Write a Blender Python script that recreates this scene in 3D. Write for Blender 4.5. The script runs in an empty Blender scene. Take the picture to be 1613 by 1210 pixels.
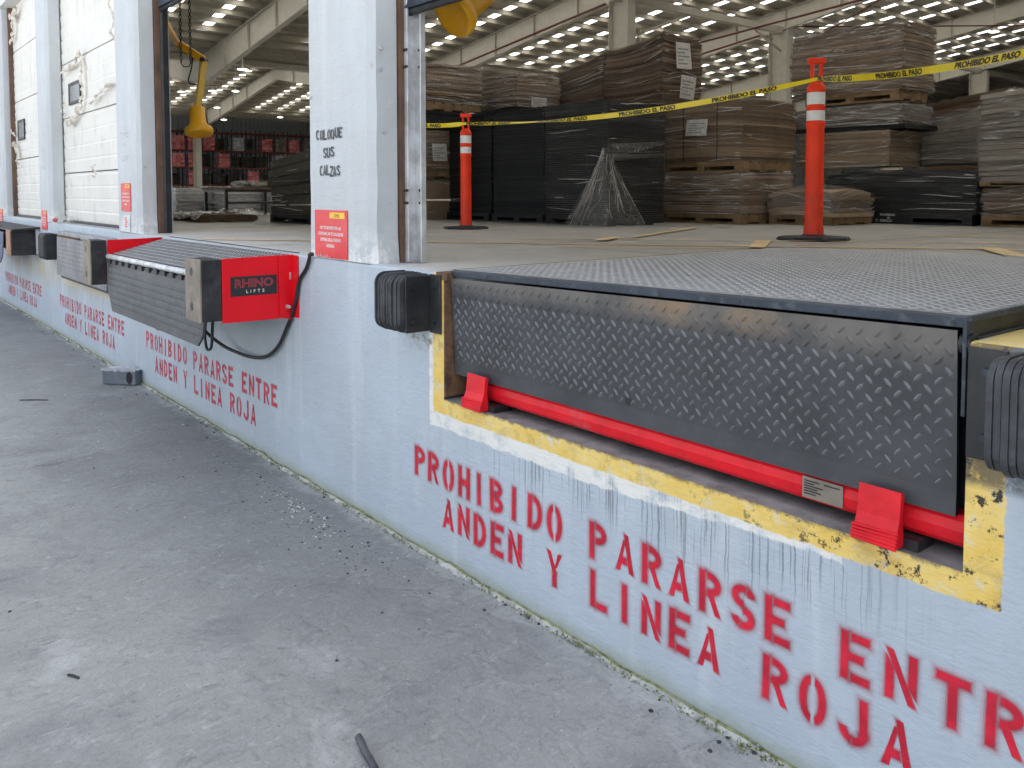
import bpy, bmesh, math, random
from mathutils import Vector, Matrix, noise
R = math.radians
random.seed(7)
scene = bpy.context.scene
COL = scene.collection

# ------------------------------------------------------------------ camera
cam_d = bpy.data.cameras.new("camera")
cam = bpy.data.objects.new("camera", cam_d); COL.objects.link(cam)
cam_d.sensor_width = 36.0
cam_d.lens = 1348.0 / 1613.0 * 36.0
cam_d.shift_y = -228.0 / 1613.0
cam_d.clip_start = 0.05; cam_d.clip_end = 2000
yaw, pit = R(38.9), 0.055
fw = Vector((-math.cos(yaw) * math.cos(pit), math.sin(yaw) * math.cos(pit), -math.sin(pit)))
cam.location = (0, -2.03, 1.542)
cam.rotation_euler = fw.to_track_quat('-Z', 'Y').to_euler()
scene.camera = cam
# ------------------------------------------------------------------ light
SUN_EL, SUN_AZ = R(58), R(25)          # sun stands behind the building (+y), swung to +x
world = bpy.data.worlds.new("World"); scene.world = world; world.use_nodes = True
wn = world.node_tree; wn.nodes.clear()
sky = wn.nodes.new('ShaderNodeTexSky'); sky.sky_type = 'NISHITA'; sky.sun_disc = False
sky.sun_elevation = SUN_EL; sky.sun_rotation = SUN_AZ
sky.air_density = 1.0; sky.dust_density = 4.0; sky.ozone_density = 1.0
hs = wn.nodes.new('ShaderNodeHueSaturation'); hs.inputs['Saturation'].default_value = 0.42
bg = wn.nodes.new('ShaderNodeBackground'); bg.inputs[1].default_value = 0.105
wo = wn.nodes.new('ShaderNodeOutputWorld')
wn.links.new(sky.outputs[0], hs.inputs['Color']); wn.links.new(hs.outputs[0], bg.inputs[0]); wn.links.new(bg.outputs[0], wo.inputs[0])
sun_d = bpy.data.lights.new("sun", 'SUN'); sun_d.energy = 4.5; sun_d.angle = R(0.5); sun_d.color = (1, .96, .9)
sun = bpy.data.objects.new("sun", sun_d); COL.objects.link(sun)
sdir = Vector((math.sin(SUN_AZ) * math.cos(SUN_EL), math.cos(SUN_AZ) * math.cos(SUN_EL), math.sin(SUN_EL)))
sun.rotation_euler = sdir.to_track_quat('Z', 'Y').to_euler()
scene.view_settings.view_transform = 'Standard'; scene.view_settings.look = 'None'
scene.view_settings.exposure = 2.22; scene.view_settings.gamma = 1
scene.cycles.use_denoising = True
scene.cycles.max_bounces = 8; scene.cycles.diffuse_bounces = 5; scene.cycles.glossy_bounces = 3
scene.cycles.transparent_max_bounces = 24; scene.cycles.transmission_bounces = 4
scene.cycles.sample_clamp_indirect = 6

FZ = 1.2      # dock floor
GZ = -0.05    # yard

# ------------------------------------------------------------------ node helpers
class NT:
    def __init__(s, name):
        s.m = bpy.data.materials.new(name); s.m.use_nodes = True
        s.t = s.m.node_tree; s.t.nodes.clear()
        s.out = s.t.nodes.new('ShaderNodeOutputMaterial')
    def n(s, k): return s.t.nodes.new('ShaderNode' + k)
    def put(s, sock, v):
        if isinstance(v, bpy.types.NodeSocket): s.t.links.new(v, sock)
        elif isinstance(v, (tuple, list)) and len(v) == 3 and sock.type == 'RGBA': sock.default_value = (*v, 1)
        else: sock.default_value = v
    def math(s, op, a, b=0.0, c=None, clamp=False):
        q = s.n('Math'); q.operation = op; q.use_clamp = clamp
        s.put(q.inputs[0], a); s.put(q.inputs[1], b)
        if c is not None: s.put(q.inputs[2], c)
        return q.outputs[0]
    def mul(s, a, b): return s.math('MULTIPLY', a, b)
    def add(s, a, b): return s.math('ADD', a, b)
    def sub(s, a, b): return s.math('SUBTRACT', a, b)
    def mn(s, *a):
        r = a[0]
        for b in a[1:]: r = s.math('MINIMUM', r, b)
        return r
    def mx(s, *a):
        r = a[0]
        for b in a[1:]: r = s.math('MAXIMUM', r, b)
        return r
    def step(s, v, lo, hi, a=0.0, b=1.0):
        q = s.n('MapRange'); q.interpolation_type = 'SMOOTHSTEP'
        s.put(q.inputs[0], v); q.inputs[1].default_value = lo; q.inputs[2].default_value = hi
        q.inputs[3].default_value = a; q.inputs[4].default_value = b
        return q.outputs[0]
    def mix(s, f, a, b, mode='MIX'):
        q = s.n('Mix'); q.data_type = 'RGBA'; q.blend_type = mode
        s.put(q.inputs[0], f); s.put(q.inputs[6], a); s.put(q.inputs[7], b)
        return q.outputs[2]
    def pos(s):
        if not hasattr(s, '_p'):
            s._p = s.n('TexCoord').outputs['Object']
        return s._p
    def xyz(s):
        if not hasattr(s, '_x'):
            q = s.n('SeparateXYZ'); s.t.links.new(s.pos(), q.inputs[0]); s._x = q.outputs
        return s._x
    def map(s, sc=(1, 1, 1), rot=(0, 0, 0), v=None, loc=(0, 0, 0)):
        q = s.n('Mapping'); s.put(q.inputs[0], v or s.pos())
        q.inputs[1].default_value = loc; q.inputs[2].default_value = rot; q.inputs[3].default_value = sc
        return q.outputs[0]
    def noise(s, scale=5, detail=4, rough=.55, v=None, dist=0.0):
        q = s.n('TexNoise'); s.put(q.inputs['Vector'], v if v is not None else s.pos())
        q.inputs['Scale'].default_value = scale; q.inputs['Detail'].default_value = detail
        q.inputs['Roughness'].default_value = rough; q.inputs['Distortion'].default_value = dist
        return q.outputs[0]
    def voro(s, scale=5, v=None, feat='F1'):
        q = s.n('TexVoronoi'); q.feature = feat; s.put(q.inputs['Vector'], v if v is not None else s.pos())
        q.inputs['Scale'].default_value = scale
        return q.outputs[0]
    def ramp(s, v, stops):
        q = s.n('ValToRGB'); s.put(q.inputs[0], v); e = q.color_ramp.elements
        while len(e) < len(stops): e.new(.5)
        for i, (p, c) in enumerate(stops):
            e[i].position = p; e[i].color = (*c, 1) if len(c) == 3 else c
        return q.outputs[0]
    def bump(s, h, strength=.3, dist=.01, normal=None):
        q = s.n('Bump'); s.put(q.inputs['Height'], h)
        q.inputs['Strength'].default_value = strength; q.inputs['Distance'].default_value = dist
        if normal is not None: s.put(q.inputs['Normal'], normal)
        return q.outputs[0]
    def bsdf(s, col, rough=.6, metal=0.0, normal=None, spec=.5, alpha=None):
        q = s.n('BsdfPrincipled'); s.put(q.inputs['Base Color'], col); s.put(q.inputs['Roughness'], rough)
        s.put(q.inputs['Metallic'], metal); s.put(q.inputs['Specular IOR Level'], spec)
        if normal is not None: s.put(q.inputs['Normal'], normal)
        if alpha is not None: s.put(q.inputs['Alpha'], alpha)
        return q.outputs[0]
    def done(s, sh):
        s.t.links.new(sh, s.out.inputs[0]); return s.m

def simple(name, col, rough=.6, metal=0.0, var=.12, scale=6, bump=.1, bscale=60, dirt=None, dirtamt=.5, spec=.5, lo=.45, hi=.75):
    n = NT(name)
    f = n.noise(scale, 5, .6)
    c = n.mix(n.step(f, .3, .7), tuple(x * (1 - var) for x in col), tuple(min(1, x * (1 + var)) for x in col))
    r = n.add(n.mul(n.noise(scale * 2.3, 4), .25), rough - .12)
    if dirt:
        d = n.mul(n.step(n.noise(scale * .7, 6, .7), lo, hi), dirtamt)
        c = n.mix(d, c, dirt)
    nm = n.bump(n.noise(bscale, 4), bump, .004) if bump else None
    return n.done(n.bsdf(c, r, metal, nm, spec))

# ------------------------------------------------------------------ mesh helpers
class MB:
    def __init__(s): s.v = []; s.f = []; s.mi = []; s.tone = []
    def verts(s, vs):
        b = len(s.v); s.v += [tuple(v) for v in vs]; return b
    def face(s, idx, mi=0, tone=.5): s.f.append(tuple(idx)); s.mi.append(mi); s.tone.append(tone)
    def poly(s, pts, mi=0, tone=.5):
        b = s.verts(pts); s.face(range(b, b + len(pts)), mi, tone)
    def box(s, x0, y0, z0, x1, y1, z1, mi=0, tone=.5, M=None, skip=''):
        vs = [(x, y, z) for x in (x0, x1) for y in (y0, y1) for z in (z0, z1)]
        if M: vs = [M @ Vector(v) for v in vs]
        b = s.verts(vs)
        for k, q in (('w', (0, 1, 3, 2)), ('e', (4, 6, 7, 5)), ('s', (0, 4, 5, 1)), ('n', (2, 3, 7, 6)), ('b', (0, 2, 6, 4)), ('t', (1, 5, 7, 3))):
            if k not in skip: s.face([b + i for i in q], mi, tone)
    def prism(s, pts, a, b, axis='y', mi=0):
        """polygon pts in the two other axes, extruded a..b on axis"""
        def P(p, t): return {'x': (t, p[0], p[1]), 'y': (p[0], t, p[1]), 'z': (p[0], p[1], t)}[axis]
        n = len(pts); v0 = s.verts([P(p, a) for p in pts]); v1 = s.verts([P(p, b) for p in pts])
        s.face(range(v0, v0 + n), mi); s.face(range(v1 + n - 1, v1 - 1, -1), mi)
        for i in range(n):
            j = (i + 1) % n; s.face((v0 + j, v0 + i, v1 + i, v1 + j), mi)
    def tube(s, pts, r, n=8, mi=0, cap=True, flat=1.0):
        pts = [Vector(p) for p in pts]; rings = []
        rr = r if isinstance(r, (list, tuple)) else [r] * len(pts)
        up = None
        for i, p in enumerate(pts):
            d = (pts[min(i + 1, len(pts) - 1)] - pts[max(i - 1, 0)]).normalized()
            if up is None: up = d.orthogonal().normalized()
            up = (up - d * up.dot(d)).normalized(); w = d.cross(up)
            rings.append(s.verts([p + (up * math.cos(2 * math.pi * k / n) + w * flat * math.sin(2 * math.pi * k / n)) * rr[i] for k in range(n)]))
        for a, b in zip(rings, rings[1:]):
            for k in range(n): s.face((a + k, a + (k + 1) % n, b + (k + 1) % n, b + k), mi)
        if cap:
            s.face([rings[0] + k for k in range(n)][::-1], mi); s.face([rings[-1] + k for k in range(n)], mi)
    def lathe(s, prof, c=(0, 0, 0), n=24, mi=0, M=None):
        """prof: (radius, height) pairs about z through c"""
        rings = []
        for r, h in prof:
            vs = [Vector((r * math.cos(2 * math.pi * k / n), r * math.sin(2 * math.pi * k / n), h)) for k in range(n)]
            if M: vs = [M @ v for v in vs]
            rings.append(s.verts([v + Vector(c) for v in vs]))
        for a, b in zip(rings, rings[1:]):
            for k in range(n): s.face((a + k, a + (k + 1) % n, b + (k + 1) % n, b + k), mi)
    def lens(s, o, u, v, n, ang, L=.028, W=.009, h=.0025, mi=0):
        a = u * math.cos(ang) + v * math.sin(ang); b = v * math.cos(ang) - u * math.sin(ang)
        q = s.verts([o - a * L / 2, o - a * L * .22 - b * W / 2, o + a * L * .22 - b * W / 2, o + a * L / 2, o + a * L * .22 + b * W / 2, o - a * L * .22 + b * W / 2,
                     o - a * L * .2 + n * h, o + a * L * .2 + n * h])
        for f in ((0, 1, 6), (1, 2, 7, 6), (2, 3, 7), (3, 4, 7), (4, 5, 6, 7), (5, 0, 6)): s.face([q + i for i in f], mi)
    def diamonds(s, o, u, v, n, W, H, pitch, mi=0, L=None, test=None, h=.0025):
        L = L or pitch * .58; nu = int(W / pitch * 2); nv = int(H / pitch * 2)
        for i in range(1, nu):
            for j in range(1, nv):
                if (i + j) % 2: continue
                if test and not test(i * pitch / 2, j * pitch / 2): continue
                s.lens(o + u * (i * pitch / 2) + v * (j * pitch / 2), u, v, n, R(45 if i % 2 else -45), L, L * .32, h, mi)
    def build(s, name, mats, parent=None, smooth=False, bevel=0, sub=0):
        me = bpy.data.meshes.new(name); me.from_pydata(s.v, [], s.f)
        for m in (mats if isinstance(mats, (list, tuple)) else [mats]): me.materials.append(m)
        me.polygons.foreach_set('material_index', s.mi)
        if smooth: me.polygons.foreach_set('use_smooth', [True] * len(s.f))
        at = me.attributes.new('tone', 'FLOAT', 'FACE'); at.data.foreach_set('value', s.tone)
        me.update()
        o = bpy.data.objects.new(name, me); COL.objects.link(o)
        if parent: attach(o, parent)
        if bevel:
            b = o.modifiers.new('bevel', 'BEVEL'); b.width = bevel; b.segments = 2; b.limit_method = 'ANGLE'; b.angle_limit = R(40)
        return o

def worldloc(p):
    l = Vector(p.location)
    while p.parent: p = p.parent; l += Vector(p.location)
    return l
def attach(o, p):
    o.parent = p; o.location = Vector(o.location) - worldloc(p)
def thing(name, label, cat, loc=(0, 0, 0), group=None):
    o = bpy.data.objects.new(name, None); COL.objects.link(o); o.location = loc; o.empty_display_size = .2
    return tag(o, label, cat, group)
def tag(o, label, cat, group=None):
    o['label'] = label; o['category'] = cat
    if group: o['group'] = group
    return o
def kind(o, k): o['kind'] = k; return o
def children(o): return [c for c in bpy.data.objects if c.parent == o]
def copy_tree(o, loc, label=None, scale=None):
    def cp(a, par):
        c = a.copy(); COL.objects.link(c)
        if par: c.parent = par
        for ch in children(a): cp(ch, c)
        return c
    c = cp(o, None); c.location = loc
    if label: c['label'] = label
    if scale: c.scale = scale
    return c

def split_loose(o):
    me = o.data; par = list(range(len(me.vertices)))
    def fd(a):
        while par[a] != a: par[a] = par[par[a]]; a = par[a]
        return a
    for p in me.polygons:
        vs = list(p.vertices)
        for v in vs[1:]: par[fd(v)] = fd(vs[0])
    gr = {}
    for p in me.polygons: gr.setdefault(fd(p.vertices[0]), []).append(p)
    if len(gr) < 2: return
    for ps in gr.values():
        m = MB(); ids = {}
        for p in ps:
            for v in p.vertices:
                if v not in ids: ids[v] = len(m.v); m.v.append(tuple(me.vertices[v].co))
            m.face([ids[v] for v in p.vertices], p.material_index)
        c = m.build(o.name.split('.')[0], list(me.materials)); c.parent = o.parent; c.location = o.location
        if len(me.polygons) and me.polygons[0].use_smooth: c.data.polygons.foreach_set('use_smooth', [True] * len(ps))
    bpy.data.objects.remove(o)
def text_polys(s, size, offset=0.0, spacing=1.0, align='LEFT', shear=0):
    cu = bpy.data.curves.new('t', 'FONT'); cu.body = s; cu.size = size; cu.offset = offset; cu.space_character = spacing
    cu.align_x = align; cu.resolution_u = 3; cu.shear = shear
    ob = bpy.data.objects.new('t', cu); COL.objects.link(ob)
    dg = bpy.context.evaluated_depsgraph_get(); dg.update()
    me = bpy.data.meshes.new_from_object(ob.evaluated_get(dg))
    vs = [v.co.copy() for v in me.vertices]; fs = [tuple(p.vertices) for p in me.polygons]
    bpy.data.objects.remove(ob); bpy.data.curves.remove(cu); bpy.data.meshes.remove(me)
    return vs, fs
def put_text(mb, s, o, u, v, size, offset=0.0, spacing=1.0, align='LEFT', mi=0, xs=1.0, shear=0, jitter=None):
    vs, fs = text_polys(s, size, offset, spacing, align, shear)
    b = mb.verts([o + u * (p.x * xs) + v * p.y + (jitter(p) if jitter else Vector()) for p in vs])
    for f in fs: mb.face([b + i for i in f], mi)
X, Y, Z = Vector((1, 0, 0)), Vector((0, 1, 0)), Vector((0, 0, 1))

# ------------------------------------------------------------------ materials
def wall_material(name, base, bay_yellow=True):
    n = NT(name); x, y, z = n.xyz()
    big = n.noise(1.1, 5, .6); mid = n.noise(7, 5, .6); fine = n.noise(40, 4, .6)
    c = n.mix(n.step(big, .3, .7), tuple(b * .93 for b in base), tuple(min(1, b * 1.05) for b in base))
    c = n.mix(n.mul(n.step(mid, .45, .75), .35), c, tuple(b * .88 for b in base))
    c = n.mix(n.mul(n.step(n.noise(2.4, 6, .7, n.map((1, 1, .7), loc=(2, 0, 7))), .46, .68), .45), c, tuple(b * .86 + .03 for b in (base[0], base[1] * .985, base[2] * .955)))
    # brushed vertical washes
    wash = n.noise(6, 4, .6, n.map((1, 1, .12)))
    c = n.mix(n.mul(n.step(wash, .5, .75), .35), c, (.74, .76, .77))
    if bay_yellow:
        rag = n.add(n.mul(n.sub(n.noise(9, 6, .7), .5), .042), n.mul(n.sub(n.noise(60, 3), .5), .012))
        # long dark drips below the painted border
        wob = n.n('CombineXYZ'); n.put(wob.inputs[0], n.add(x, n.mul(n.sub(n.noise(14, 3, .6), .5), .014)))
        n.put(wob.inputs[1], 0.0); n.put(wob.inputs[2], n.mul(z, .008)); wv = wob.outputs[0]
        drip = n.noise(150, 1, .5, wv); drip2 = n.noise(75, 1, .5, n.map((1, 1, 1), v=wv, loc=(7.3, 0, 0)))
        fade = n.mul(n.noise(60, 2, .6, n.map((1, 0, 0))), .62)      # how far each drip runs
        run = n.step(n.sub(n.sub(.72, z), fade), .02, -.10)
        zone = n.mul(n.mul(run, n.step(z, .66, .60)), n.mul(n.step(x, -2.95, -2.3), n.step(x, -.85, -1.25)))
        dr = n.mul(n.mx(n.step(drip, .60, .66), n.mul(n.step(drip2, .62, .66), .9)), zone)
        c = n.mix(n.mul(dr, .66), c, (.10, .115, .13))
        lr = n.mul(n.step(n.noise(45, 1, .5, n.map((1, 1, 1), v=wv, loc=(3.1, 0, 0))), .70, .73), n.mul(n.step(x, -3.2, -2.6), n.step(z, .62, .1)))
        c = n.mix(n.mul(lr, .3), c, (.22, .25, .27))
        c = n.mix(n.mul(n.mul(n.step(z, .25, .62), n.mul(n.step(x, -3.1, -1.6), n.step(n.noise(5, 5, .7, n.map((1, 1, .3))), .4, .7))), .25), c, (.33, .37, .41))
        # white primer under the border
        wd = n.mn(n.sub(x, -3.085), n.sub(-1.15, x), n.sub(z, n.add(.535, n.mul(n.step(x, -2.2, -1.2), .045))), n.sub(1.0, z))
        wmask = n.step(n.add(wd, rag), -.004, .006)
        wmask = n.mul(wmask, n.step(n.noise(13, 5, .6), .25, .55))
        c = n.mix(n.mul(wmask, .95), c, (.84, .82, .76))
        yd = n.mn(n.sub(x, -3.055), n.sub(-.766, x), n.sub(z, .597), n.sub(1.21, z))
        ym = n.step(n.add(yd, n.mul(rag, .7)), -.003, .004)
        yc = n.mix(n.step(mid, .35, .7), (.82, .56, .13), (.88, .67, .24))
        yc = n.mix(n.mul(n.step(n.noise(16, 6, .7), .54, .64), .85), yc, (.70, .64, .48))
        # black scuffs, most near the right corner
        sc = n.step(n.noise(17, 6, .74, n.map((1, 1, 1), loc=(2.2, 0, 5))), .55, .60)
        sc = n.mul(sc, n.add(.18, n.mul(n.step(x, -1.9, -1.0), .8)))
        dk = n.mul(n.mul(n.step(n.noise(6, 6, .7, n.map(loc=(1, 0, 2))), .48, .66), n.step(x, -1.7, -1.1)), .45)
        yc = n.mix(dk, yc, (.30, .20, .075))
        yc = n.mix(sc, yc, (.035, .03, .025))
        sill = n.mul(n.step(n.add(z, n.mul(n.sub(n.noise(15, 6, .75), .5), .06)), .650, .668), n.mul(n.step(z, .69, .675), n.mul(n.step(x, -.850, -.856), n.step(x, -2.98, -2.97))))
        yc = n.mix(n.mul(sill, .85), yc, (.10, .085, .065))
        hz_ = n.mul(n.step(n.noise(7, 6, .72, n.map(loc=(3, 0, 1))), .5, .7), .45)
        yc = n.mix(hz_, yc, (.55, .44, .24))
        c = n.mix(ym, c, yc)
        # dark smears by the bumpers, old paint edges
        sm = n.mul(n.step(n.mn(n.sub(x, -.862), n.sub(z, .88)), -.02, .01), n.step(n.noise(8, 5, .7), .36, .5))
        c = n.mix(n.mul(sm, .8), c, (.06, .06, .065))
        # rust and grime under the left bumper
        gm = n.mul(n.mul(n.step(n.math('ABSOLUTE', n.sub(x, -3.13)), .22, .05), n.step(n.math('ABSOLUTE', n.sub(z, .90)), .07, .0)), n.step(n.noise(22, 6, .7), .45, .62))
        c = n.mix(n.mul(gm, .8), c, (.16, .11, .06))
        # stains below the far bay levellers
        st = n.mul(n.mul(n.step(x, -6.9, -8.6), n.step(n.math('ABSOLUTE', n.sub(z, .70)), .36, .05)), n.step(n.noise(5, 6, .7, n.map((1, 1, .22))), .38, .62))
        c = n.mix(n.mul(st, .75), c, (.50, .42, .26))
        st2 = n.mul(n.mul(n.mn(n.step(x, -10.45, -10.35), n.step(x, -8.0, -8.2)), n.mul(n.step(z, .54, .56), n.step(z, .75, .7))), n.step(mid, .3, .5))
        c = n.mix(n.mul(st2, .8), c, (.62, .55, .40))
    else:
        # chipped paint, rust specks, knocks at the foot
        ch = n.step(n.noise(18, 6, .75, n.map((1, 1, .6), loc=(4, 1, 0))), .66, .70)
        c = n.mix(n.mul(ch, .7), c, (.36, .35, .33))
        foot = n.mul(n.step(z, 1.40, 1.2), n.step(n.noise(13, 6, .75), .44, .58))
        c = n.mix(n.mul(foot, .9), c, (.80, .80, .78))
        hz = n.mul(n.step(n.noise(4, 6, .7, n.map((1, 1, .25))), .55, .8), .35)
        c = n.mix(hz, c, (.46, .49, .52))
    # paint chips and dark specks
    sp = n.step(n.noise(55, 3, .6, n.map((1.6, 1, .6))), .70, .74)
    c = n.mix(n.mul(sp, .55), c, (.18, .19, .2))
    sp2 = n.step(n.noise(30, 5, .7, n.map((1, 1, 1), loc=(9, 9, 9))), .68, .72)
    c = n.mix(n.mul(sp2, .5), c, (.80, .83, .85))
    # damp green-grey foot of the wall
    ft = n.mul(n.step(n.add(z, n.mul(n.sub(n.noise(7, 6, .75), .5), .12)), .035, -.045), .7)
    c = n.mix(ft, c, (.33, .36, .27))
    h = n.add(n.mul(n.noise(9, 6, .65, n.map((1, 1, 1.8))), .7), n.add(n.mul(n.noise(55, 4, .6, n.map((.5, 1, 1.6))), .22), n.mul(big, .8)))
    nm = n.bump(h, .42, .022)
    return n.done(n.bsdf(c, n.add(.42, n.mul(mid, .3)), 0, nm, .35))

M = {}
M['wall'] = wall_material('painted_dock_wall', (.49, .555, .614))
M['pillar'] = wall_material('painted_pillar', (.55, .58, .598), False)

def ground_material():
    n = NT('worn_concrete_yard')
    big = n.noise(.35, 5, .6); mid = n.noise(1.6, 7, .65, dist=.6); fine = n.noise(28, 5, .65)
    c = n.mix(n.step(big, .3, .7), (.318, .326, .320), (.412, .420, .408))
    c = n.mix(n.mul(n.step(mid, .46, .70), .65), c, (.205, .21, .22))
    c = n.mix(n.mul(n.step(n.noise(2.6, 6, .7, n.map(loc=(4, 2, 0))), .54, .72), .65), c, (.52, .53, .535))
    c = n.mix(n.mul(n.step(n.noise(1.0, 6, .7, n.map(loc=(8, 5, 0))), .50, .72), .22), c, (.27, .255, .255))
    c = n.mix(n.mul(n.step(n.noise(9, 6, .75, n.map((1, .45, 1), (0, 0, R(30)), loc=(1, 5, 0)), dist=1.2), .54, .70), .38), c, (.46, .465, .47))
    # darker strip with silt along the wall foot, pale efflorescence right at it
    x, y, z = n.xyz()
    wob = n.mul(n.sub(n.noise(2.2, 6, .7), .5), .7)
    near = n.mul(n.step(n.add(y, wob), -1.5, -.25), n.step(n.add(x, n.mul(wob, 2)), -1.6, -3.4))
    c = n.mix(n.mul(near, .60), c, (.165, .172, .172))
    pale = n.mul(n.step(n.add(y, n.mul(n.sub(n.noise(7, 6, .7), .5), .25)), -.10, -.02), .55)
    c = n.mix(pale, c, (.46, .465, .45))
    c = n.mix(n.mul(n.step(x, -7, -14), .35), c, (.17, .185, .21))
    fl = n.noise(13, 7, .78, n.map((1, .6, 1), (0, 0, R(40)), loc=(0, 3, 0)), dist=.9)
    c = n.mix(n.mul(n.step(fl, .55, .68), .5), c, (.125, .13, .138))
    fl2 = n.noise(30, 6, .75, n.map((1, .5, 1), (0, 0, R(35)), loc=(5, 3, 0)), dist=1.1)
    c = n.mix(n.mul(n.step(fl2, .55, .68), .42), c, (.54, .545, .55))
    # fine pitting and specks
    c = n.mix(n.mul(n.step(fine, .55, .75), .35), c, (.15, .15, .155))
    sp = n.step(n.noise(75, 2, .5), .72, .76); c = n.mix(n.mul(sp, .7), c, (.07, .07, .07))
    sp = n.step(n.noise(62, 2, .5, n.map(loc=(3, 3, 3))), .745, .77); c = n.mix(n.mul(sp, .8), c, (.62, .62, .60))
    # curved trowel strokes
    q = n.n('TexWave'); q.wave_type = 'RINGS'; q.rings_direction = 'Z'
    n.put(q.inputs['Vector'], n.map((1, 1, 1), loc=(2.2, 1.6, 0))); q.inputs['Scale'].default_value = 3.4
    q.inputs['Distortion'].default_value = 26; q.inputs['Detail'].default_value = 5; q.inputs['Detail Scale'].default_value = .75; q.inputs['Detail Roughness'].default_value = .62
    strokes = q.outputs[1]
    ridg = n.noise(24, 5, .6, n.map((1.0, .33, 1), (0, 0, R(35))), dist=1.6)
    c = n.mix(n.mul(n.step(ridg, .5, .72), .28), c, (.17, .17, .175))
    h = n.add(n.mul(strokes, .20), n.add(n.mul(ridg, .5), n.add(n.mul(n.noise(80, 4, .7), .30), n.mul(mid, .9))))
    return n.done(n.bsdf(c, n.add(.62, n.mul(mid, .25)), 0, n.bump(h, .85, .013), .3))
M['ground'] = ground_material()

def floor_material():
    n = NT('warehouse_floor_concrete'); x, y, z = n.xyz()
    c = n.mix(n.step(n.noise(1.2, 6, .65), .35, .7), (.36, .345, .315), (.46, .44, .405))
    c = n.mix(n.mul(n.step(n.noise(6, 6, .7), .5, .75), .4), c, (.29, .27, .235))
    c = n.mix(n.mul(n.step(y, 1.6, .1), .6), c, (.56, .56, .54))
    c = n.mix(n.mul(n.step(n.noise(38, 4), .66, .72), .5), c, (.12, .11, .1))
    ty = n.mul(n.step(n.noise(5, 4, .6, n.map((1, .10, 1), (0, 0, R(-38)))), .54, .66), n.step(n.noise(1.4, 4), .35, .6))
    c = n.mix(n.mul(ty, .5), c, (.20, .19, .175))
    jn = n.mn(n.math('ABSOLUTE', n.sub(n.math('FRACT', n.mul(n.add(y, .4), .25)), .5)), n.math('ABSOLUTE', n.sub(n.math('FRACT', n.mul(n.add(x, .6), .2)), .5)))
    c = n.mix(n.step(jn, .0030, .0012), c, (.09, .085, .08))
    edge = n.mul(n.step(n.add(y, n.mul(n.sub(n.noise(12, 6, .7), .5), .3)), .20, .02), .8)
    c = n.mix(edge, c, (.62, .64, .65))
    yel = n.mul(n.mul(n.step(x, -.875, -.86), n.step(n.add(y, n.mul(n.sub(n.noise(9, 5), .5), .2)), .75, .6)), n.step(n.noise(10, 6, .7), .3, .48))
    c = n.mix(yel, c, (.78, .60, .22))
    return n.done(n.bsdf(c, n.add(.40, n.mul(n.noise(3, 5), .3)), 0, n.bump(n.noise(40, 5, .6), .12, .006), .4))
M['floor'] = floor_material()

def steel_plate(name, col, worn, amt=.5, rough=.42, metal=.55, top=None, hi=.68):
    n = NT(name); x, y, z = n.xyz()
    f = n.noise(3.5, 6, .65); g = n.noise(22, 5, .65)
    c = n.mix(n.step(f, .35, .7), tuple(v * .8 for v in col), tuple(v * 1.2 for v in col))
    c = n.mix(n.mul(n.step(g, .52, hi), amt), c, worn)
    sc = n.step(n.noise(60, 3, .6, n.map((.12, .12, 1.4), (0, .3, 0))), .66, .72)
    c = n.mix(n.mul(sc, amt * .5), c, worn)
    r = n.add(rough - .12, n.mul(g, .3))
    if top:           # bare, rust-dusted band: (z edge, colour, extent)
        zz, tc, ex = top
        m = n.step(n.add(z, n.mul(n.sub(n.noise(5, 6, .7, n.map((1, 1, .35))), .5), ex)), zz - .05, zz + .04)
        m = n.mul(m, n.step(n.noise(9, 5, .65, n.map((.6, 1, .5))), .22, .55))
        c = n.mix(n.mul(m, .62), c, tc)
        ru = n.mul(n.mul(n.step(n.math('ABSOLUTE', n.sub(x, -1.62)), .42, .1), n.step(z, zz - .05, zz + .05)), n.step(n.noise(7, 6, .7), .38, .6))
        c = n.mix(n.mul(ru, .6), c, (.32, .20, .10))
    nm = n.bump(n.noise(90, 4, .6), .12, .002)
    return n.done(n.bsdf(c, r, metal, nm))
M['lip'] = steel_plate('black_diamond_plate', (.058, .061, .066), (.13, .135, .14), .2, .60, .08, top=(1.148, (.21, .19, .165), .11))
M['deck'] = steel_plate('worn_diamond_deck', (.29, .302, .312), (.48, .49, .50), .65, .50, .1, hi=.6)
M['liftdeck'] = steel_plate('dark_lift_deck', (.075, .08, .088), (.20, .21, .22), .5, .45, .4)
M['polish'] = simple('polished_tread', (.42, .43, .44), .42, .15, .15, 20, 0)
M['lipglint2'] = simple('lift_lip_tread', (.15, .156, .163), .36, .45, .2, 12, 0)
M['lipglint'] = simple('worn_tread_glint', (.135, .14, .146), .45, .1, .2, 12, 0)  # both lip treads are paler than their plates for wear and painted glints
M['header'] = steel_plate('slate_painted_steel', (.026, .038, .056), (.20, .22, .24), .25, .42, .2)
M['oldlip'] = steel_plate('old_bare_plate', (.27, .26, .28), (.42, .36, .28), .7, .5, .35)
M['bluelip'] = steel_plate('blue_worn_plate', (.10, .12, .22), (.35, .35, .36), .5, .5, .35)
M['black_steel'] = simple('black_steel', (.022, .024, .027), .45, .2, dirt=(.12, .11, .1), dirtamt=.3)
M['rubber'] = simple('black_rubber', (.022, .023, .025), .62, 0, .3, 9, .35, 40, dirt=(.085, .085, .09), dirtamt=.5, spec=.35)
M['pads'] = simple('laminated_rubber', (.036, .038, .042), .6, 0, .35, 12, .4, 45, dirt=(.13, .13, .14), dirtamt=.6, spec=.4)
M['red'] = simple('red_gloss_paint', (.74, .008, .018), .32, 0, .06, 5, .04, 30, spec=.25)
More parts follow.
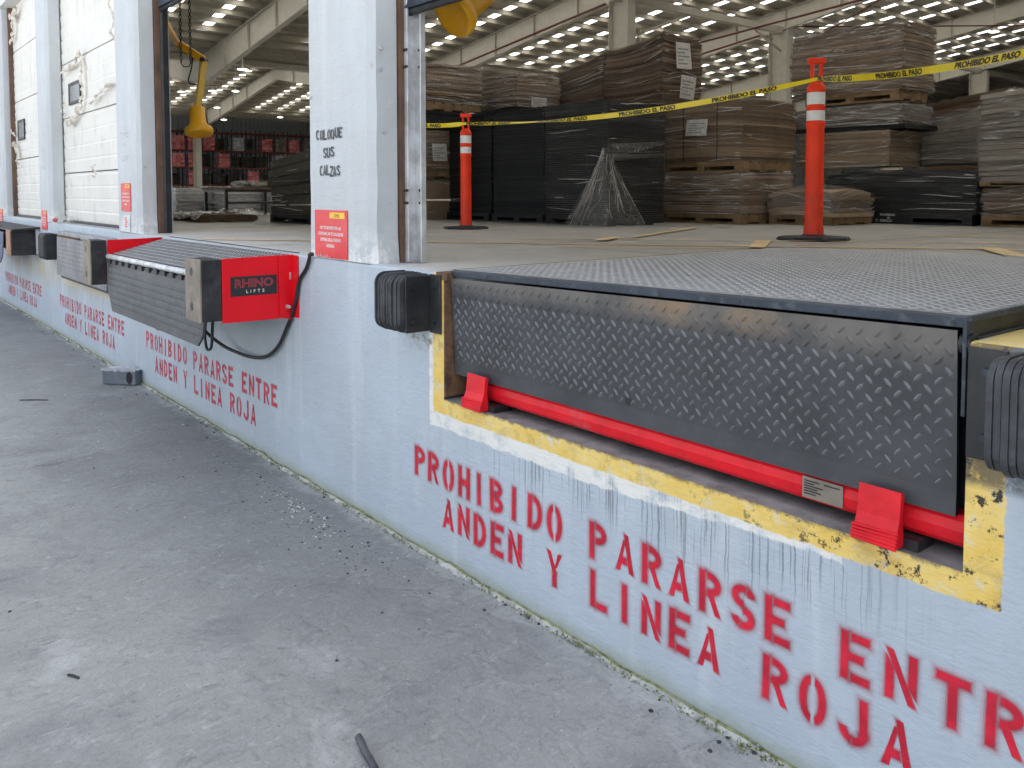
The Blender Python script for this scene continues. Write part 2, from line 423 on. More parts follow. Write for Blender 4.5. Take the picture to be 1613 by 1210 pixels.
M['redworn'] = simple('red_worn_paint', (.72, .012, .022), .36, 0, .15, 8, .35, 45, dirt=(.55, .13, .13), dirtamt=.5, lo=.55, hi=.72, spec=.3)
M['rust'] = simple('rusty_angle', (.16, .085, .045), .8, 0, .5, 14, .5, 50, dirt=(.05, .04, .035), dirtamt=.8)
M['brown'] = simple('brown_frame', (.13, .072, .045), .55, 0, .25, 6, .2, 40, dirt=(.05, .03, .02), dirtamt=.6)
M['galv'] = simple('galvanised_steel', (.66, .67, .68), .42, .5, .2, 9, .1, 40, dirt=(.2, .2, .2), dirtamt=.4)
M['bareplate'] = simple('scuffed_face_plate', (.25, .215, .175), .5, .35, .25, 9, .2, 40, dirt=(.16, .12, .09), dirtamt=.7)
M['rustplate'] = simple('rusty_face_plate', (.42, .22, .14), .6, .2, .3, 9, .2, 40, dirt=(.12, .07, .05), dirtamt=.7)
M['concrete'] = simple('grey_pit_concrete', (.25, .257, .245), .8, 0, .25, 9, .6, 40, dirt=(.06, .06, .065), dirtamt=.8)
M['pitdark'] = simple('dark_pit', (.05, .05, .05), .85)
M['yellow'] = simple('lamp_yellow', (.80, .40, .010), .32, 0, .1, 5, .05, 40, dirt=(.45, .22, .02), dirtamt=.3)
M['yellowpale'] = simple('lamp_yellow_pale', (.75, .50, .10), .4, 0, .1, 5, .05, 40)
M['cable'] = simple('black_cable', (.02, .02, .022), .5)
M['orange'] = simple('orange_plastic', (.92, .05, .010), .45, 0, .08, 6, .06, 30, dirt=(.50, .06, .035), dirtamt=.55, spec=.3)
M['band'] = simple('reflective_band', (.80, .80, .78), .35, 0, .06, 20, .05, 60)
M['white'] = simple('white_paint', (.78, .78, .76), .5)
M['redsign'] = simple('red_sign_sheet', (.74, .04, .05), .4, 0, .06, 6, .05, 20, dirt=(.72, .25, .22), dirtamt=.35)
M['signtext'] = simple('sign_lettering', (.80, .76, .74), .5, bump=0)
M['dhlyel'] = simple('sign_yellow', (.82, .55, .04), .45, bump=0)
M['dhlred'] = simple('sign_red_letters', (.45, .02, .03), .5, bump=0)
M['black'] = simple('label_black', (.018, .018, .02), .4, bump=0)
M['logored'] = simple('logo_red', (.50, .05, .07), .4, bump=0)
M['wood'] = simple('pallet_wood', (.235, .15, .075), .75, 0, .3, 9, .3, 40, dirt=(.12, .075, .04), dirtamt=.6)
M['woodrack'] = simple('old_dark_wood', (.17, .115, .07), .8, 0, .3, 9, .3, 40)
M['blackpallet'] = simple('black_plastic_pallet', (.014, .015, .016), .5)
M['frame'] = simple('cream_roof_steel', (.45, .425, .355), .5, 0, .06, 3, .03, 20)
M['purlin'] = simple('cream_purlin', (.40, .37, .30), .5, 0, .06, 3, .03, 20)
M['roof'] = simple('roof_sheet', (.36, .335, .275), .55, 0, .06, 2, .05, 12)
M['redpipe'] = simple('red_sprinkler_pipe', (.10, .014, .010), .45)
M['steelwall'] = simple('grey_cladding', (.32, .34, .33), .5)
M['paper'] = simple('paper_sheet', (.62, .60, .56), .7, 0, .15, 20)
M['greybox'] = simple('grey_plastic_box', (.15, .17, .20), .45, 0, .15, 9, .1, 40, dirt=(.32, .33, .35), dirtamt=.5)
M['slabgrey'] = simple('grey_film_bales', (.34, .33, .32), .5, 0, .25, 14, .6, 22, dirt=(.10, .10, .10), dirtamt=.5)
M['rackblue'] = simple('rack_upright', (.03, .04, .07), .5)
M['rackred'] = simple('rack_beam', (.15, .025, .018), .5)
M['line'] = simple('faded_floor_line', (.80, .58, .27), .6, 0, .15, 8, .1, 40, dirt=(.56, .48, .36), dirtamt=.6, lo=.45, hi=.7)
M['salmon'] = simple('salmon_curb_steel', (.55, .25, .15), .6, 0, .15, 8, .1, 40, dirt=(.3, .2, .15), dirtamt=.6)

def door_material(name, base, pitch):
    n = NT(name); x, y, z = n.xyz()
    c = n.mix(n.step(n.noise(2, 5), .3, .7), tuple(b * .93 for b in base), base)
    st = n.mul(n.step(n.noise(7, 6, .72, n.map((1, 1, .3))), .50, .72), .55)
    c = n.mix(st, c, (.50, .47, .41))
    dn = n.mul(n.step(n.noise(24, 5, .7, n.map((1.3, 1, .28))), .64, .70), n.add(.25, n.mul(n.step(z, 2.5, 1.2), .6)))
    c = n.mix(n.mul(dn, .75), c, (.20, .18, .15))
    nm = n.bump(n.add(n.noise(12, 4), n.noise(60, 3, .6, n.map((.3, 1, 1)))), .3, .01)
    return n.done(n.bsdf(c, .5, 0, nm, .4))
M['door'] = door_material('cream_door_panel', (.80, .78, .72), .15)
M['doorwin'] = simple('dusty_window_pane', (.16, .17, .18), .2, 0, .2, 14)
M['lintel'] = wall_material('painted_lintel', (.70, .71, .69), False)
M['tarnish'] = simple('torn_tape', (.60, .54, .45), .7, 0, .3, 20)

def stencil(name, col, thr, alpha_hi, sc=90):
    n = NT(name)
    a = n.mul(n.step(n.noise(sc, 4, .7), thr, thr + .12), alpha_hi)
    h = n.add(n.mul(n.noise(9, 6, .65, n.map((1, 1, 1.8))), .7), n.mul(n.noise(55, 4, .6), .2))
    c = n.mix(n.step(n.noise(12, 4), .35, .7), tuple(v * .8 for v in col), tuple(v * 1.2 for v in col))
    return n.done(n.bsdf(c, .5, 0, n.bump(h, .35, .02), .35, a))
M['st_red'] = stencil('stencil_red', (.64, .018, .045), .20, 1.0)
for q_, al in ((1, .32), (2, .18), (3, .10), (4, .06)): M['st_h%d' % q_] = stencil('stencil_overspray', (.64, .04, .07), .12, al, 220)
M['st_faded'] = stencil('stencil_faded_red', (.62, .05, .085), .26, .92)
M['st_black'] = stencil('stencil_black', (.045, .045, .05), .30, .95, 40)
M['st_blackhalo'] = stencil('stencil_black_overspray', (.08, .08, .09), .2, .22, 140)
M['st_pale'] = stencil('stencil_faint_black', (.20, .21, .22), .50, .55, 60)
M['moss'] = simple('moss', (.17, .20, .045), .9, 0, .4, 30, .6, 80, dirt=(.055, .06, .025), dirtamt=.7)
M['silt'] = simple('pale_silt', (.42, .42, .40), .9, 0, .3, 20, .6, 60, dirt=(.2, .2, .19), dirtamt=.7)
M['pebble'] = simple('pebble', (.40, .39, .37), .8, 0, .5, 3)
M['chip'] = simple('dark_chip', (.05, .05, .05), .8, 0, .5, 3)

def layers_mat(name, a, b, rough=.75):
    n = NT(name); q = n.n('Attribute'); q.attribute_type = 'GEOMETRY'; q.attribute_name = 'tone'
    c = n.mix(q.outputs['Fac'], a, b)
    c = n.mix(n.mul(n.step(n.noise(3, 5), .45, .7), .4), c, tuple(v * .6 for v in a))
    nm = n.bump(n.noise(14, 4, .6, n.map((1, 1, 14))), .5, .01)
    return n.done(n.bsdf(c, rough, 0, nm, .3))
M['card'] = layers_mat('brown_cardboard', (.165, .108, .064), (.43, .305, .195))
M['cardlight'] = layers_mat('pale_cardboard', (.26, .185, .12), (.44, .33, .22))
M['carddark'] = layers_mat('dark_cardboard', (.10, .064, .04), (.27, .175, .108))
M['greyload'] = layers_mat('grey_brown_cardboard', (.165, .138, .108), (.37, .32, .255))
M['blackload'] = layers_mat('black_plastic_pads', (.007, .008, .009), (.024, .025, .027), .5)
M['greenload'] = layers_mat('olive_dark_cartons', (.045, .042, .028), (.10, .092, .062))
def film(name, lo, hi, vs, mx=.5, col=(.8, .8, .8), base=.035):
    n = NT(name)
    f1 = n.noise(5, 6, .7, n.map(vs), dist=.3); f2 = n.noise(11, 5, .72, n.map((vs[0] * .8, vs[1] * .8, vs[2] * 1.5), (.16, .12, 0)), dist=.35)
    m = n.mx(n.mul(n.step(f1, lo + .02, hi + .04), .25), n.step(f2, lo + .07, hi - .02))
    tr = n.n('BsdfTransparent'); tr.inputs[0].default_value = (.96, .95, .94, 1)
    nm = n.bump(n.add(f1, n.mul(f2, .7)), .9, .03)
    gl = n.n('BsdfGlossy'); gl.inputs[0].default_value = (*col, 1); gl.inputs[1].default_value = .17; n.put(gl.inputs['Normal'], nm)
    df = n.n('BsdfDiffuse'); df.inputs[0].default_value = (.62, .61, .58, 1); n.put(df.inputs['Normal'], nm)
    md = n.n('MixShader'); md.inputs[0].default_value = .38; n.t.links.new(gl.outputs[0], md.inputs[1]); n.t.links.new(df.outputs[0], md.inputs[2])
    ms = n.n('MixShader'); n.put(ms.inputs[0], n.add(base, n.mul(m, mx)))
    n.t.links.new(tr.outputs[0], ms.inputs[1]); n.t.links.new(md.outputs[0], ms.inputs[2])
    return n.done(ms.outputs[0])
M['film'] = film('stretch_film', .50, .72, (.5, .5, 3.2), .62)
M['filmheavy'] = film('heavy_stretch_film', .42, .70, (.6, .6, 3.0), .80)
M['crumple'] = film('crumpled_film', .50, .66, (3.2, 3.2, .6), .60, base=.13)
M['filmblack'] = film('dull_stretch_film', .48, .74, (.22, .22, 2.4), .34, base=.03)

M['crease_glint'] = simple('film_crease_glint', (.62, .60, .56), .25, 0, .3, 25, 0)  # pale colour standing for highlights along the film creases
def translucent_sheet():
    n = NT('translucent_skylight'); t = n.n('BsdfTranslucent'); t.inputs[0].default_value = (.76, .75, .72, 1)
    d = n.n('BsdfDiffuse'); d.inputs[0].default_value = (.8, .8, .78, 1)
    m = n.n('MixShader'); m.inputs[0].default_value = .12; n.t.links.new(t.outputs[0], m.inputs[1]); n.t.links.new(d.outputs[0], m.inputs[2])
    return n.done(m.outputs[0])
M['skylight'] = translucent_sheet()
def emitter(name, col, s):
    n = NT(name); e = n.n('Emission'); e.inputs[0].default_value = (*col, 1); e.inputs[1].default_value = s
    return n.done(e.outputs[0])
M['lamp_on'] = emitter('lit_high_bay', (1, .97, .9), 3.0)
def tape_material():
    n = NT('yellow_barrier_tape')
    c = n.mix(n.step(n.noise(4, 4), .3, .7), (.86, .66, .012), (.90, .74, .03))
    return n.done(n.bsdf(c, .35, 0, None, .5))
M['tape'] = tape_material()
M['rackload_red'] = layers_mat('red_drink_packs', (.50, .10, .11), (.78, .32, .32))
M['rackload_grey'] = layers_mat('grey_drink_packs', (.34, .36, .39), (.66, .68, .70))
M['rackload_tan'] = layers_mat('tan_packs', (.16, .14, .11), (.32, .29, .24))

# ------------------------------------------------------------------ ground, floor
PX0, PX1, PD = -2.975, -.852, 2.5      # leveller pit
m = MB(); m.poly([(-300, -300, GZ), (300, -300, GZ), (300, 0.02, GZ), (-300, 0.02, GZ)])
m.poly([(-300, 0.02, GZ), (300, 0.02, GZ), (300, 300, GZ), (-300, 300, GZ)])
kind(m.build('yard_ground', M['ground']), 'structure')
XL, XR, YB = -97.0, 9.5, 75.0
m = MB()
for x0, x1, y0, y1 in ((XL, PX0, .012, PD), (PX1, XR, .012, PD), (XL, XR, PD, YB)):
    m.poly([(x0, y0, FZ), (x1, y0, FZ), (x1, y1, FZ), (x0, y1, FZ)])
kind(m.build('warehouse_floor', M['floor']), 'structure')
# faded painted hatching on the warehouse floor
m = MB()
def strip(p, q, w, z=FZ + .004):
    p, q = Vector((*p, z)), Vector((*q, z)); d = (q - p).normalized(); s = Vector((-d.y, d.x, 0)) * w / 2
    m.poly([p - s, q - s, q + s, p + s])
strip((-6.2, -.0 + .1), (-1.2, 4.18), .07); strip((-3.9, 1.56), (-3.12, 2.36), .04); strip((-4.9, 1.9), (-2.2, 4.2), .05, FZ + .007)
strip((-3.09, 2.36), (-3.5, 3.03), .10, FZ + .010); strip((-2.2, 3.42), (-1.78, 2.79), .12, FZ + .010); strip((-4.2, 2.14), (-4.45, 2.55), .09, FZ + .013)
strip((-3.02, .62), (-3.02, 2.46), .035); strip((-4.4, 2.7), (-5.2, 4.4), .06, FZ + .010); strip((-3.2, 4.6), (-1.4, 5.9), .06)
kind(m.build('floor_markings', M['line']), 'structure')

# ------------------------------------------------------------------ dock wall
wall = thing('dock_wall', 'pale blue painted concrete dock wall with red stencilled warnings along the yard', 'wall', (-5, 0, GZ))
m = MB()
def wq(x0, z0, x1, z1, y=0): m.poly([(x0, y, z0), (x1, y, z0), (x1, y, z1), (x0, y, z1)])
TZ = FZ - .014
WL, WR = -45, 7
wq(WL, GZ - .2, PX0, TZ); wq(PX0, GZ - .2, PX1, .663); wq(PX1, GZ - .2, WR, TZ)
for a, b in ((WL, PX0), (PX1, WR)):          # worn rounded arris
    nx = max(2, int((b - a) / .06)); pr = None
    for i in range(nx + 1):
        x = a + (b - a) * i / nx; j = .004 * noise.noise(Vector((x * 6, 0, 0))) + .003 * noise.noise(Vector((x * 25, 1, 0)))
        cur = [(x, 0, TZ), (x, .004 + j * .5, TZ + .009 + j), (x, .013, FZ)]
        if pr:
            m.poly([pr[0], cur[0], cur[1], pr[1]]); m.poly([pr[1], cur[1], cur[2], pr[2]])
        pr = cur
wm = m.build('wall_face', M['wall'], wall)
m = MB()
# pit: ledge, back wall, cheeks
m.poly([(PX0, 0, .663), (PX1, 0, .663), (PX1, .5, .66), (PX0, .5, .66)])
m.poly([(PX0, .5, .66), (PX1, .5, .66), (PX1, .5, FZ), (PX0, .5, FZ)], 1)
m.poly([(PX0, 0, .663), (PX0, .5, .66), (PX0, .5, FZ), (PX0, 0, TZ)], 1); m.poly([(PX1, .5, .66), (PX1, 0, .663), (PX1, 0, TZ), (PX1, .5, FZ)], 1)
m.poly([(PX0, PD, FZ - .3), (PX1, PD, FZ - .3), (PX1, PD, FZ), (PX0, PD, FZ)], 1)
m.build('pit', [M['concrete'], M['pitdark']], wall)
m = MB(); m.box(PX0, .001, .675, PX0 + .008, .11, FZ - .02); m.box(PX0 - .05, -.004, 1.172, PX0 + .03, .12, FZ + .004)
m.build('curb_angle', M['rust'], wall)

# stencil alphabet: polygons in a w x h cell
SW, SH, ST, SG = .077, .126, .0195, .0095
def glyphs(G):
    w, h, t, g = SW, SH, ST, SG
    def arc(cx, cy, rx, ry, a0, a1, t=ST, n=9):
        out = []; e = math.degrees(G / max(rx, ry)); a0 -= e; a1 += e
        for i in range(n):
            p = []
            for a, q in ((a0 + (a1 - a0) * i / n, -G), (a0 + (a1 - a0) * (i + 1) / n, -G), (a0 + (a1 - a0) * (i + 1) / n, t + G), (a0 + (a1 - a0) * i / n, t + G)):
                p.append((cx + (rx - q) * math.cos(R(a)), cy + (ry - q * .95) * math.sin(R(a))))
            out.append(p)
        return out
    def rc(x0, y0, x1, y1): return [[(x0 - G, y0 - G), (x1 + G, y0 - G), (x1 + G, y1 + G), (x0 - G, y1 + G)]]
    def gp(L):
        out = []
        for p in L:
            cx = sum(q[0] for q in p) / len(p); cz = sum(q[1] for q in p) / len(p)
            out.append([(x + (G * .8 if x > cx else -G * .8), z + (G * .6 if z > cz else -G * .6)) for x, z in p])
        return out
    GL = {
     'I': rc(w / 2 - t / 2, 0, w / 2 + t / 2, h),
     'L': rc(0, 0, t, h) + rc(t + g, 0, w, t),
     'T': rc(0, h - t, w, h) + rc(w / 2 - t / 2, 0, w / 2 + t / 2, h - t),
     'H': rc(0, 0, t, h) + rc(w - t, 0, w, h) + rc(t + g * .6, h * .42, w - t, h * .42 + t),
     'E': rc(0, 0, t, h) + rc(t + g, h - t, w, h) + rc(t, h / 2 - t / 2, w * .78, h / 2 + t / 2) + rc(t + g, 0, w, t),
     'P': rc(0, 0, t, h) + arc(t + g, h * .72, w - t - g, h * .28, -90, 90),
     'R': rc(0, 0, t, h) + arc(t + g, h * .72, w - t - g, h * .28, -90, 90) + gp([[(t + g + .002, h * .46), (t + g + .024, h * .46), (w, 0), (w - t, 0)]]),
     'B': rc(0, 0, t, h) + arc(t + g, h * .75, w - t - g - .004, h * .25, -90, 90) + arc(t + g, h * .255, w - t - g, h * .255, -90, 90),
     'D': rc(0, 0, t, h) + arc(t + g, h / 2, w - t - g, h / 2, -90, 90, n=14),
     'O': arc(w / 2 - g / 2, h / 2, w / 2 - g / 2, h / 2, 96, 264, n=14) + arc(w / 2 + g / 2, h / 2, w / 2 - g / 2, h / 2, -84, 84, n=14),
     'A': gp([[(0, 0), (t, 0), (w * .5, h * .80), (w * .40, h * .86)], [(w * .5 - .004, h), (w * .5 + .014, h), (w, 0), (w - t, 0)], [(w * .27, h * .20), (w * .62, h * .20), (w * .58, h * .38), (w * .36, h * .38)]]),
     'N': gp([[(0, 0), (t, 0), (t, h * .62), (0, h * .88)], [(0, h), (t * .95, h), (w, 0), (w - t * .95, 0)], [(w - t, h * .38), (w, h * .14), (w, h), (w - t, h)]]),
     'Y': gp([[(0, h), (t, h), (w / 2 + t / 2, h * .45), (w / 2 - t / 2, h * .40)], [(w - t, h), (w, h), (w * .68, h * .58), (w * .55, h * .58)], [(w / 2 - t / 2, 0), (w / 2 + t / 2, 0), (w / 2 + t / 2, h * .45), (w / 2 - t / 2, h * .40)]]),
     'J': rc(w - t, h * .30, w, h) + arc(w / 2, h * .30, w / 2, h * .30, -180, -104, n=7) + arc(w / 2, h * .30, w / 2, h * .30, -92, 0, n=7),
     'S': arc(w / 2, h * .745, w / 2, h * .255, 76, 270, n=12) + arc(w / 2, h * .255, w / 2, h * .255, -105, 90, n=12) + arc(w / 2, h * .745, w / 2, h * .255, 8, 62, n=5) + arc(w / 2, h * .255, w / 2, h * .255, 188, 242, n=5),
     'C': arc(w / 2, h / 2, w / 2, h / 2, 96, 310, n=14) + arc(w / 2, h / 2, w / 2, h / 2, 42, 84, n=5),
     'U': rc(0, h * .3, t, h) + rc(w - t, h * .3, w, h) + arc(w / 2, h * .3, w / 2, h * .3, -180, -96, n=7) + arc(w / 2, h * .3, w / 2, h * .3, -84, 0, n=7),
     'Z': rc(0, h - t, w, h) + rc(0, 0, w, t) + gp([[(0, t), (t * 1.2, t), (w, h - t), (w - t * 1.2, h - t)]]),
    }
    GL['Q'] = GL['O'] + gp([[(w * .55, h * .24), (w * .72, h * .30), (w * 1.02, -.004), (w * .80, -.004)]])
    return GL
GROW = (0, .003, .007, .012, .018); GLY = [glyphs(q) for q in GROW]
def stencil_line(s, x0, z0, pitch, sx=1.0, sz=1.0, parent=None, mats=None, y=-.0015, seed=0, xs=None, halo=True):
    rnd = random.Random(seed); mb = MB()
    for i, ch in enumerate(s):
        if ch == ' ': continue
        ox = (xs[i] if xs else x0 + pitch * i) + rnd.uniform(-.002, .002); oz = z0 + rnd.uniform(-.004, .004); sh = rnd.uniform(-.02, .02)
        for layer in range(len(GROW) if halo else 1):
            if halo == 'small' and layer > 2: continue
            for p in GLY[layer][ch]:
                yy = y + .0001 * layer - .000004 * rnd.random()
                mb.poly([(ox + a2 * sx + b2 * sh, yy, oz + b2 * sz) for a2, b2 in p], layer)
    return mb.build('stencil_text', mats or [M['st_red'], M['st_h1'], M['st_h2'], M['st_h3'], M['st_h4']], parent)
for k, bx in enumerate((-3.205, -7.265, -10.50, -14.1, 1.0)):
    x1 = [bx + .1132 * i for i in range(23)]
    if k == 0:
        x1 = [-3.205, -3.097, -2.984, -2.871, -2.766, -2.65, -2.541, -2.42, -2.309, 0, -2.083, -1.960, -1.844, -1.728, -1.612, -1.491, -1.379, 0, -1.148, -1.028, -.907, -.794, -.680]
    stencil_line('PROHIBIDO PARARSE ENTRE', bx, .284, .1132, parent=wall, seed=k, mats=None if k == 0 else [M['st_faded']] + [M['st_h2']] * 2 + [M['st_h4']] * 2, halo=True if k == 0 else 'small', xs=x1 if k == 0 else None)
    x2 = [-2.985, -2.872, -2.762, -2.649, -2.534, 0, -2.306, 0, -2.079, -1.958, -1.843, -1.728, -1.612, 0, -1.386, -1.266, -1.150, -1.032]
    stencil_line('ANDEN Y LINEA ROJA', bx + .22, .112, .1148, parent=wall, seed=k + 9, mats=None if k == 0 else [M['st_faded']] + [M['st_h2']] * 2 + [M['st_h4']] * 2, halo=True if k == 0 else 'small', xs=x2 if k == 0 else None)

# ------------------------------------------------------------------ upper walls, pillars
PT = 4.12
front = thing('front_wall', 'white painted upper wall and lintel spanning the tops of the dock pillars', 'wall', (-5, 0, PT))
m = MB(); m.box(-45, .0, PT, 9.5, .30, 8.6); m.build('lintel', M['lintel'], front)
m = MB(); m.box(-60, .02, FZ, -45, .3, 8.6); m.box(7, .02, FZ, 9.5, .3, PT - .002); m.build('wall_panel', M['lintel'], front)
pill = {}
PIL = [('D', -4.245, -3.57, 'pale grey pillar with the black COLOQUE SUS CALZAS stencil, right of the red lift'),
       ('C', -8.02, -7.385, 'pale grey pillar between the grimy white door and the open bay with the red lift'),
       ('B', -11.45, -10.85, 'pale grey pillar between the two closed white dock doors'),
       ('A', -14.68, -13.96, 'pale grey pillar at the far left edge beyond the farthest white door'),
       ('E', -.53, .12, 'pale grey pillar right of the black dock leveller'), ]
for k, x0, x1, lab in PIL:
    p = thing('pillar', lab, 'pillar', ((x0 + x1) / 2, 0, FZ), 'painted pillars between the loading bays'); pill[k] = p
    m = MB(); c = .028; nz = 40; rings = []
    for i in range(nz + 1):
        z = FZ + (PT - FZ) * i / nz
        def j(s): return .0045 * noise.noise(Vector((s * 3.1, z * 7, x0)))
        fl = .014 * max(0, 1 - i / 2.0)
        pts = [(x0 - fl, .30), (x0 - fl, .03 + j(1)), (x0 + c + j(2), -.002 - fl * .1), (x0 + c + .12, -.002), (x1 - c - .12, -.002), (x1 - c - .012 + j(3), -.002 - fl * .1), (x1 + j(4) * .6 + fl, c + j(5)), (x1 + fl, .14), (x1 - .10, .145), (x1 - .10, .30)]
        rings.append(m.verts([(a, b, z) for a, b in pts]))
    n_ = 10
    for a, b in zip(rings, rings[1:]):
        for q in range(n_): m.face((a + q, a + (q + 1) % n_, b + (q + 1) % n_, b + q))
    m.build('shaft', M['pillar'], p)
# stencils on pillars
stencil_line('COLOQUE', -4.137, 1.812, .0415, .46, .41, pill['D'], [M['st_black']] + [M['st_blackhalo']] * 4, y=-.006, seed=3, halo='small')
stencil_line('SUS', -4.058, 1.720, .0415, .46, .41, pill['D'], [M['st_black']] + [M['st_blackhalo']] * 4, y=-.006, seed=4, halo='small')
stencil_line('CALZAS', -4.102, 1.625, .0375, .44, .41, pill['D'], [M['st_black']] + [M['st_blackhalo']] * 4, y=-.006, seed=5, halo='small')
for k, x0 in (('C', -7.875), ('B', -11.31)):
    for s, dx, z in (('COLOQUE', 0, 2.0), ('SUS', .07, 1.91), ('CALZAS', .03, 1.80)):
        stencil_line(s, x0 + dx, z, .0365, .42, .40, pill[k], [M['st_pale']] * 3, y=-.006, seed=6, halo=False)
# bolt anchors and scars on the nearest pillar
m = MB()
for x, y, z in ((-3.566, .05, 2.22), (-3.566, .06, 1.83), (-3.567, .045, 2.12), (-4.20, -.004, 2.04), (-7.383, .04, 2.62), (-7.383, .05, 1.75)):
    m.lathe([(0, .010), (.008, .010), (.010, 0)], (x, y, z), 8, M=Matrix.Rotation(R(90), 4, 'Y' if y > 0 else 'X'))
m.build('anchor_bolt', M['galv'], pill['D'])

# door gear on the jambs
t_ = thing('door_track', 'bright galvanised vertical door track on the jamb beside the COLOQUE pillar', 'door track', (-3.55, .2, FZ))
m = MB(); m.box(-3.58, .146, FZ, -3.545, .165, PT); m.build('seal_strip', M['brown'], t_)
m = MB(); m.prism([(-3.556, .168), (-3.52, .168), (-3.52, .178), (-3.546, .178), (-3.546, .225), (-3.47, .225), (-3.47, .205), (-3.462, .205), (-3.462, .235), (-3.556, .235)], FZ + .004, PT - .01, 'z'); m.build('channel', M['galv'], t_, bevel=.002)
m = MB()
for z in (2.22, 2.14, 1.55, 1.49):
    m.box(-3.552, .160, z - .006, -3.515, .1675, z + .006, 0); m.lathe([(0, .006), (.006, .006), (.007, 0)], (-3.50, .224, z - .0), 8, 0, Matrix.Rotation(R(90), 4, 'X'))
m.build('bolt', M['black_steel'], t_)
t_ = thing('door_frame', 'brown steel jamb and dark track at the left of the open bay with the red lift', 'door frame', (-7.37, .15, FZ))
m = MB(); m.box(-7.42, .146, FZ, -7.352, .185, PT); m.build('jamb', M['brown'], t_)
m = MB(); m.prism([(-7.42, .187), (-7.352, .187), (-7.345, .205), (-7.352, .25), (-7.42, .25)], FZ, PT, 'z'); m.build('track', M['black_steel'], t_)
t_ = thing('door_frame', 'brown steel jamb at the left side of the farthest white door', 'door frame', (-13.95, .12, FZ))
m = MB(); m.box(-13.98, .10, FZ, -13.90, .20, PT); m.build('jamb', M['brown'], t_)

# sectional doors
def closed_door(x0, x1, lab, lines, ribs, win, peel):
    d = thing('dock_door', lab, 'dock door', ((x0 + x1) / 2, .16, FZ))
    zs = [FZ + .015] + lines + [PT]
    for i, (a, b) in enumerate(zip(zs, zs[1:])):
        m = MB(); k = max(2, round((b - a) / ribs))
        prof = []
        for q in range(k):
            z0 = a + .006 + (b - a - .012) * q / k; z1 = a + .006 + (b - a - .012) * (q + 1) / k
            prof += [(z0, .156), (z0 + (z1 - z0) * .78, .150), (z0 + (z1 - z0) * .9, .160)]
        prof.append((b - .006, .156))
        for (za, ya), (zb, yb) in zip(prof, prof[1:]): m.poly([(x0, ya, za), (x1, ya, za), (x1, yb, zb), (x0, yb, zb)])
        m.poly([(x0, .156, b - .006), (x1, .156, b - .006), (x1, .19, b - .006), (x0, .19, b - .006)]); m.poly([(x0, .19, a + .006), (x1, .19, a + .006), (x1, .156, a + .006), (x0, .156, a + .006)])
        m.build('door_panel', M['door'], d)
    m = MB(); m.box(x0, .19, FZ, x1, .20, PT); m.build('backing', M['black_steel'], d)
    wx0, wz0, wx1, wz1 = win
    m = MB(); fr = .035
    m.box(wx0 - fr, .135, wz0 - fr, wx1 + fr, .151, wz0); m.box(wx0 - fr, .135, wz1, wx1 + fr, .151, wz1 + fr); m.box(wx0 - fr, .135, wz0, wx0, .151, wz1); m.box(wx1, .135, wz0, wx1 + fr, .151, wz1)
    wf = m.build('window', M['black_steel'], d, bevel=.006)
    m = MB(); m.box(wx0, .142, wz0, wx1, .148, wz1); m.build('pane', M['doorwin'], wf)
    # torn tape hanging round the pane
    m = MB(); rnd = random.Random(int(-x0 * 10))
    for pts, wd in peel:
        pr = None
        for i in range(len(pts) - 1):
            for s in range(6):
                f = s / 6; px = pts[i][0] + (pts[i + 1][0] - pts[i][0]) * f; pz = pts[i][1] + (pts[i + 1][1] - pts[i][1]) * f
                dx, dz = pts[i + 1][0] - pts[i][0], pts[i + 1][1] - pts[i][1]; L = math.hypot(dx, dz) or 1; ww = wd * rnd.uniform(.2, .75)
                yy = .132 - rnd.uniform(0, .05)
                cur = [(px - dz / L * ww, yy, pz + dx / L * ww), (px + rnd.uniform(-.01, .01), yy - .012, pz), (px + dz / L * ww, yy + rnd.uniform(-.02, .01), pz - dx / L * ww)]
                if pr:
                    m.poly([pr[0], cur[0], cur[1], pr[1]]); m.poly([pr[1], cur[1], cur[2], pr[2]])
                pr = cur
    m.build('torn_seal', M['tarnish'], d)
    m = MB(); m.box(x0, .12, FZ + .002, x1, .19, FZ + .03); m.build('bottom_seal', M['black_steel'], d)
    return d
closed_door(-10.84, -7.92, 'grimy off-white sectional dock door with torn film round its small window', [1.755, 2.37, 2.975], .15, (-10.45, 2.53, -9.98, 2.70),
    [([(-10.62, 2.86), (-10.3, 2.88), (-9.9, 2.9), (-9.72, 3.0)], .035), ([(-9.80, 3.02), (-9.74, 2.8), (-9.72, 2.6), (-9.82, 2.42), (-10.0, 2.34), (-10.3, 2.28), (-10.45, 2.30)], .05), ([(-10.62, 2.55), (-10.6, 2.45), (-10.5, 2.34)], .012),
     ([(-9.3, 1.82), (-9.28, 1.75), (-9.26, 1.66)], .03), ([(-8.6, 3.4), (-8.45, 3.0), (-8.40, 2.88)], .05), ([(-9.4, 2.42), (-9.0, 2.5), (-8.7, 2.55), (-8.5, 2.52)], .035)])
closed_door(-13.95, -11.38, 'cleaner off-white ribbed dock door with a small dark window, farthest to the left', [2.0, 2.8, 3.5], .115, (-13.62, 2.29, -13.2, 2.50),
    [([(-13.9, 2.42), (-13.75, 2.3)], .04), ([(-13.75, 2.24), (-13.6, 2.1), (-13.62, 1.98)], .06), ([(-13.55, 2.18), (-13.5, 2.0), (-13.45, 1.85)], .05), ([(-13.9, 4.0), (-13.4, 3.9), (-13.2, 4.05)], .09), ([(-13.5, 4.0), (-13.6, 3.7), (-13.75, 3.6)], .07)])
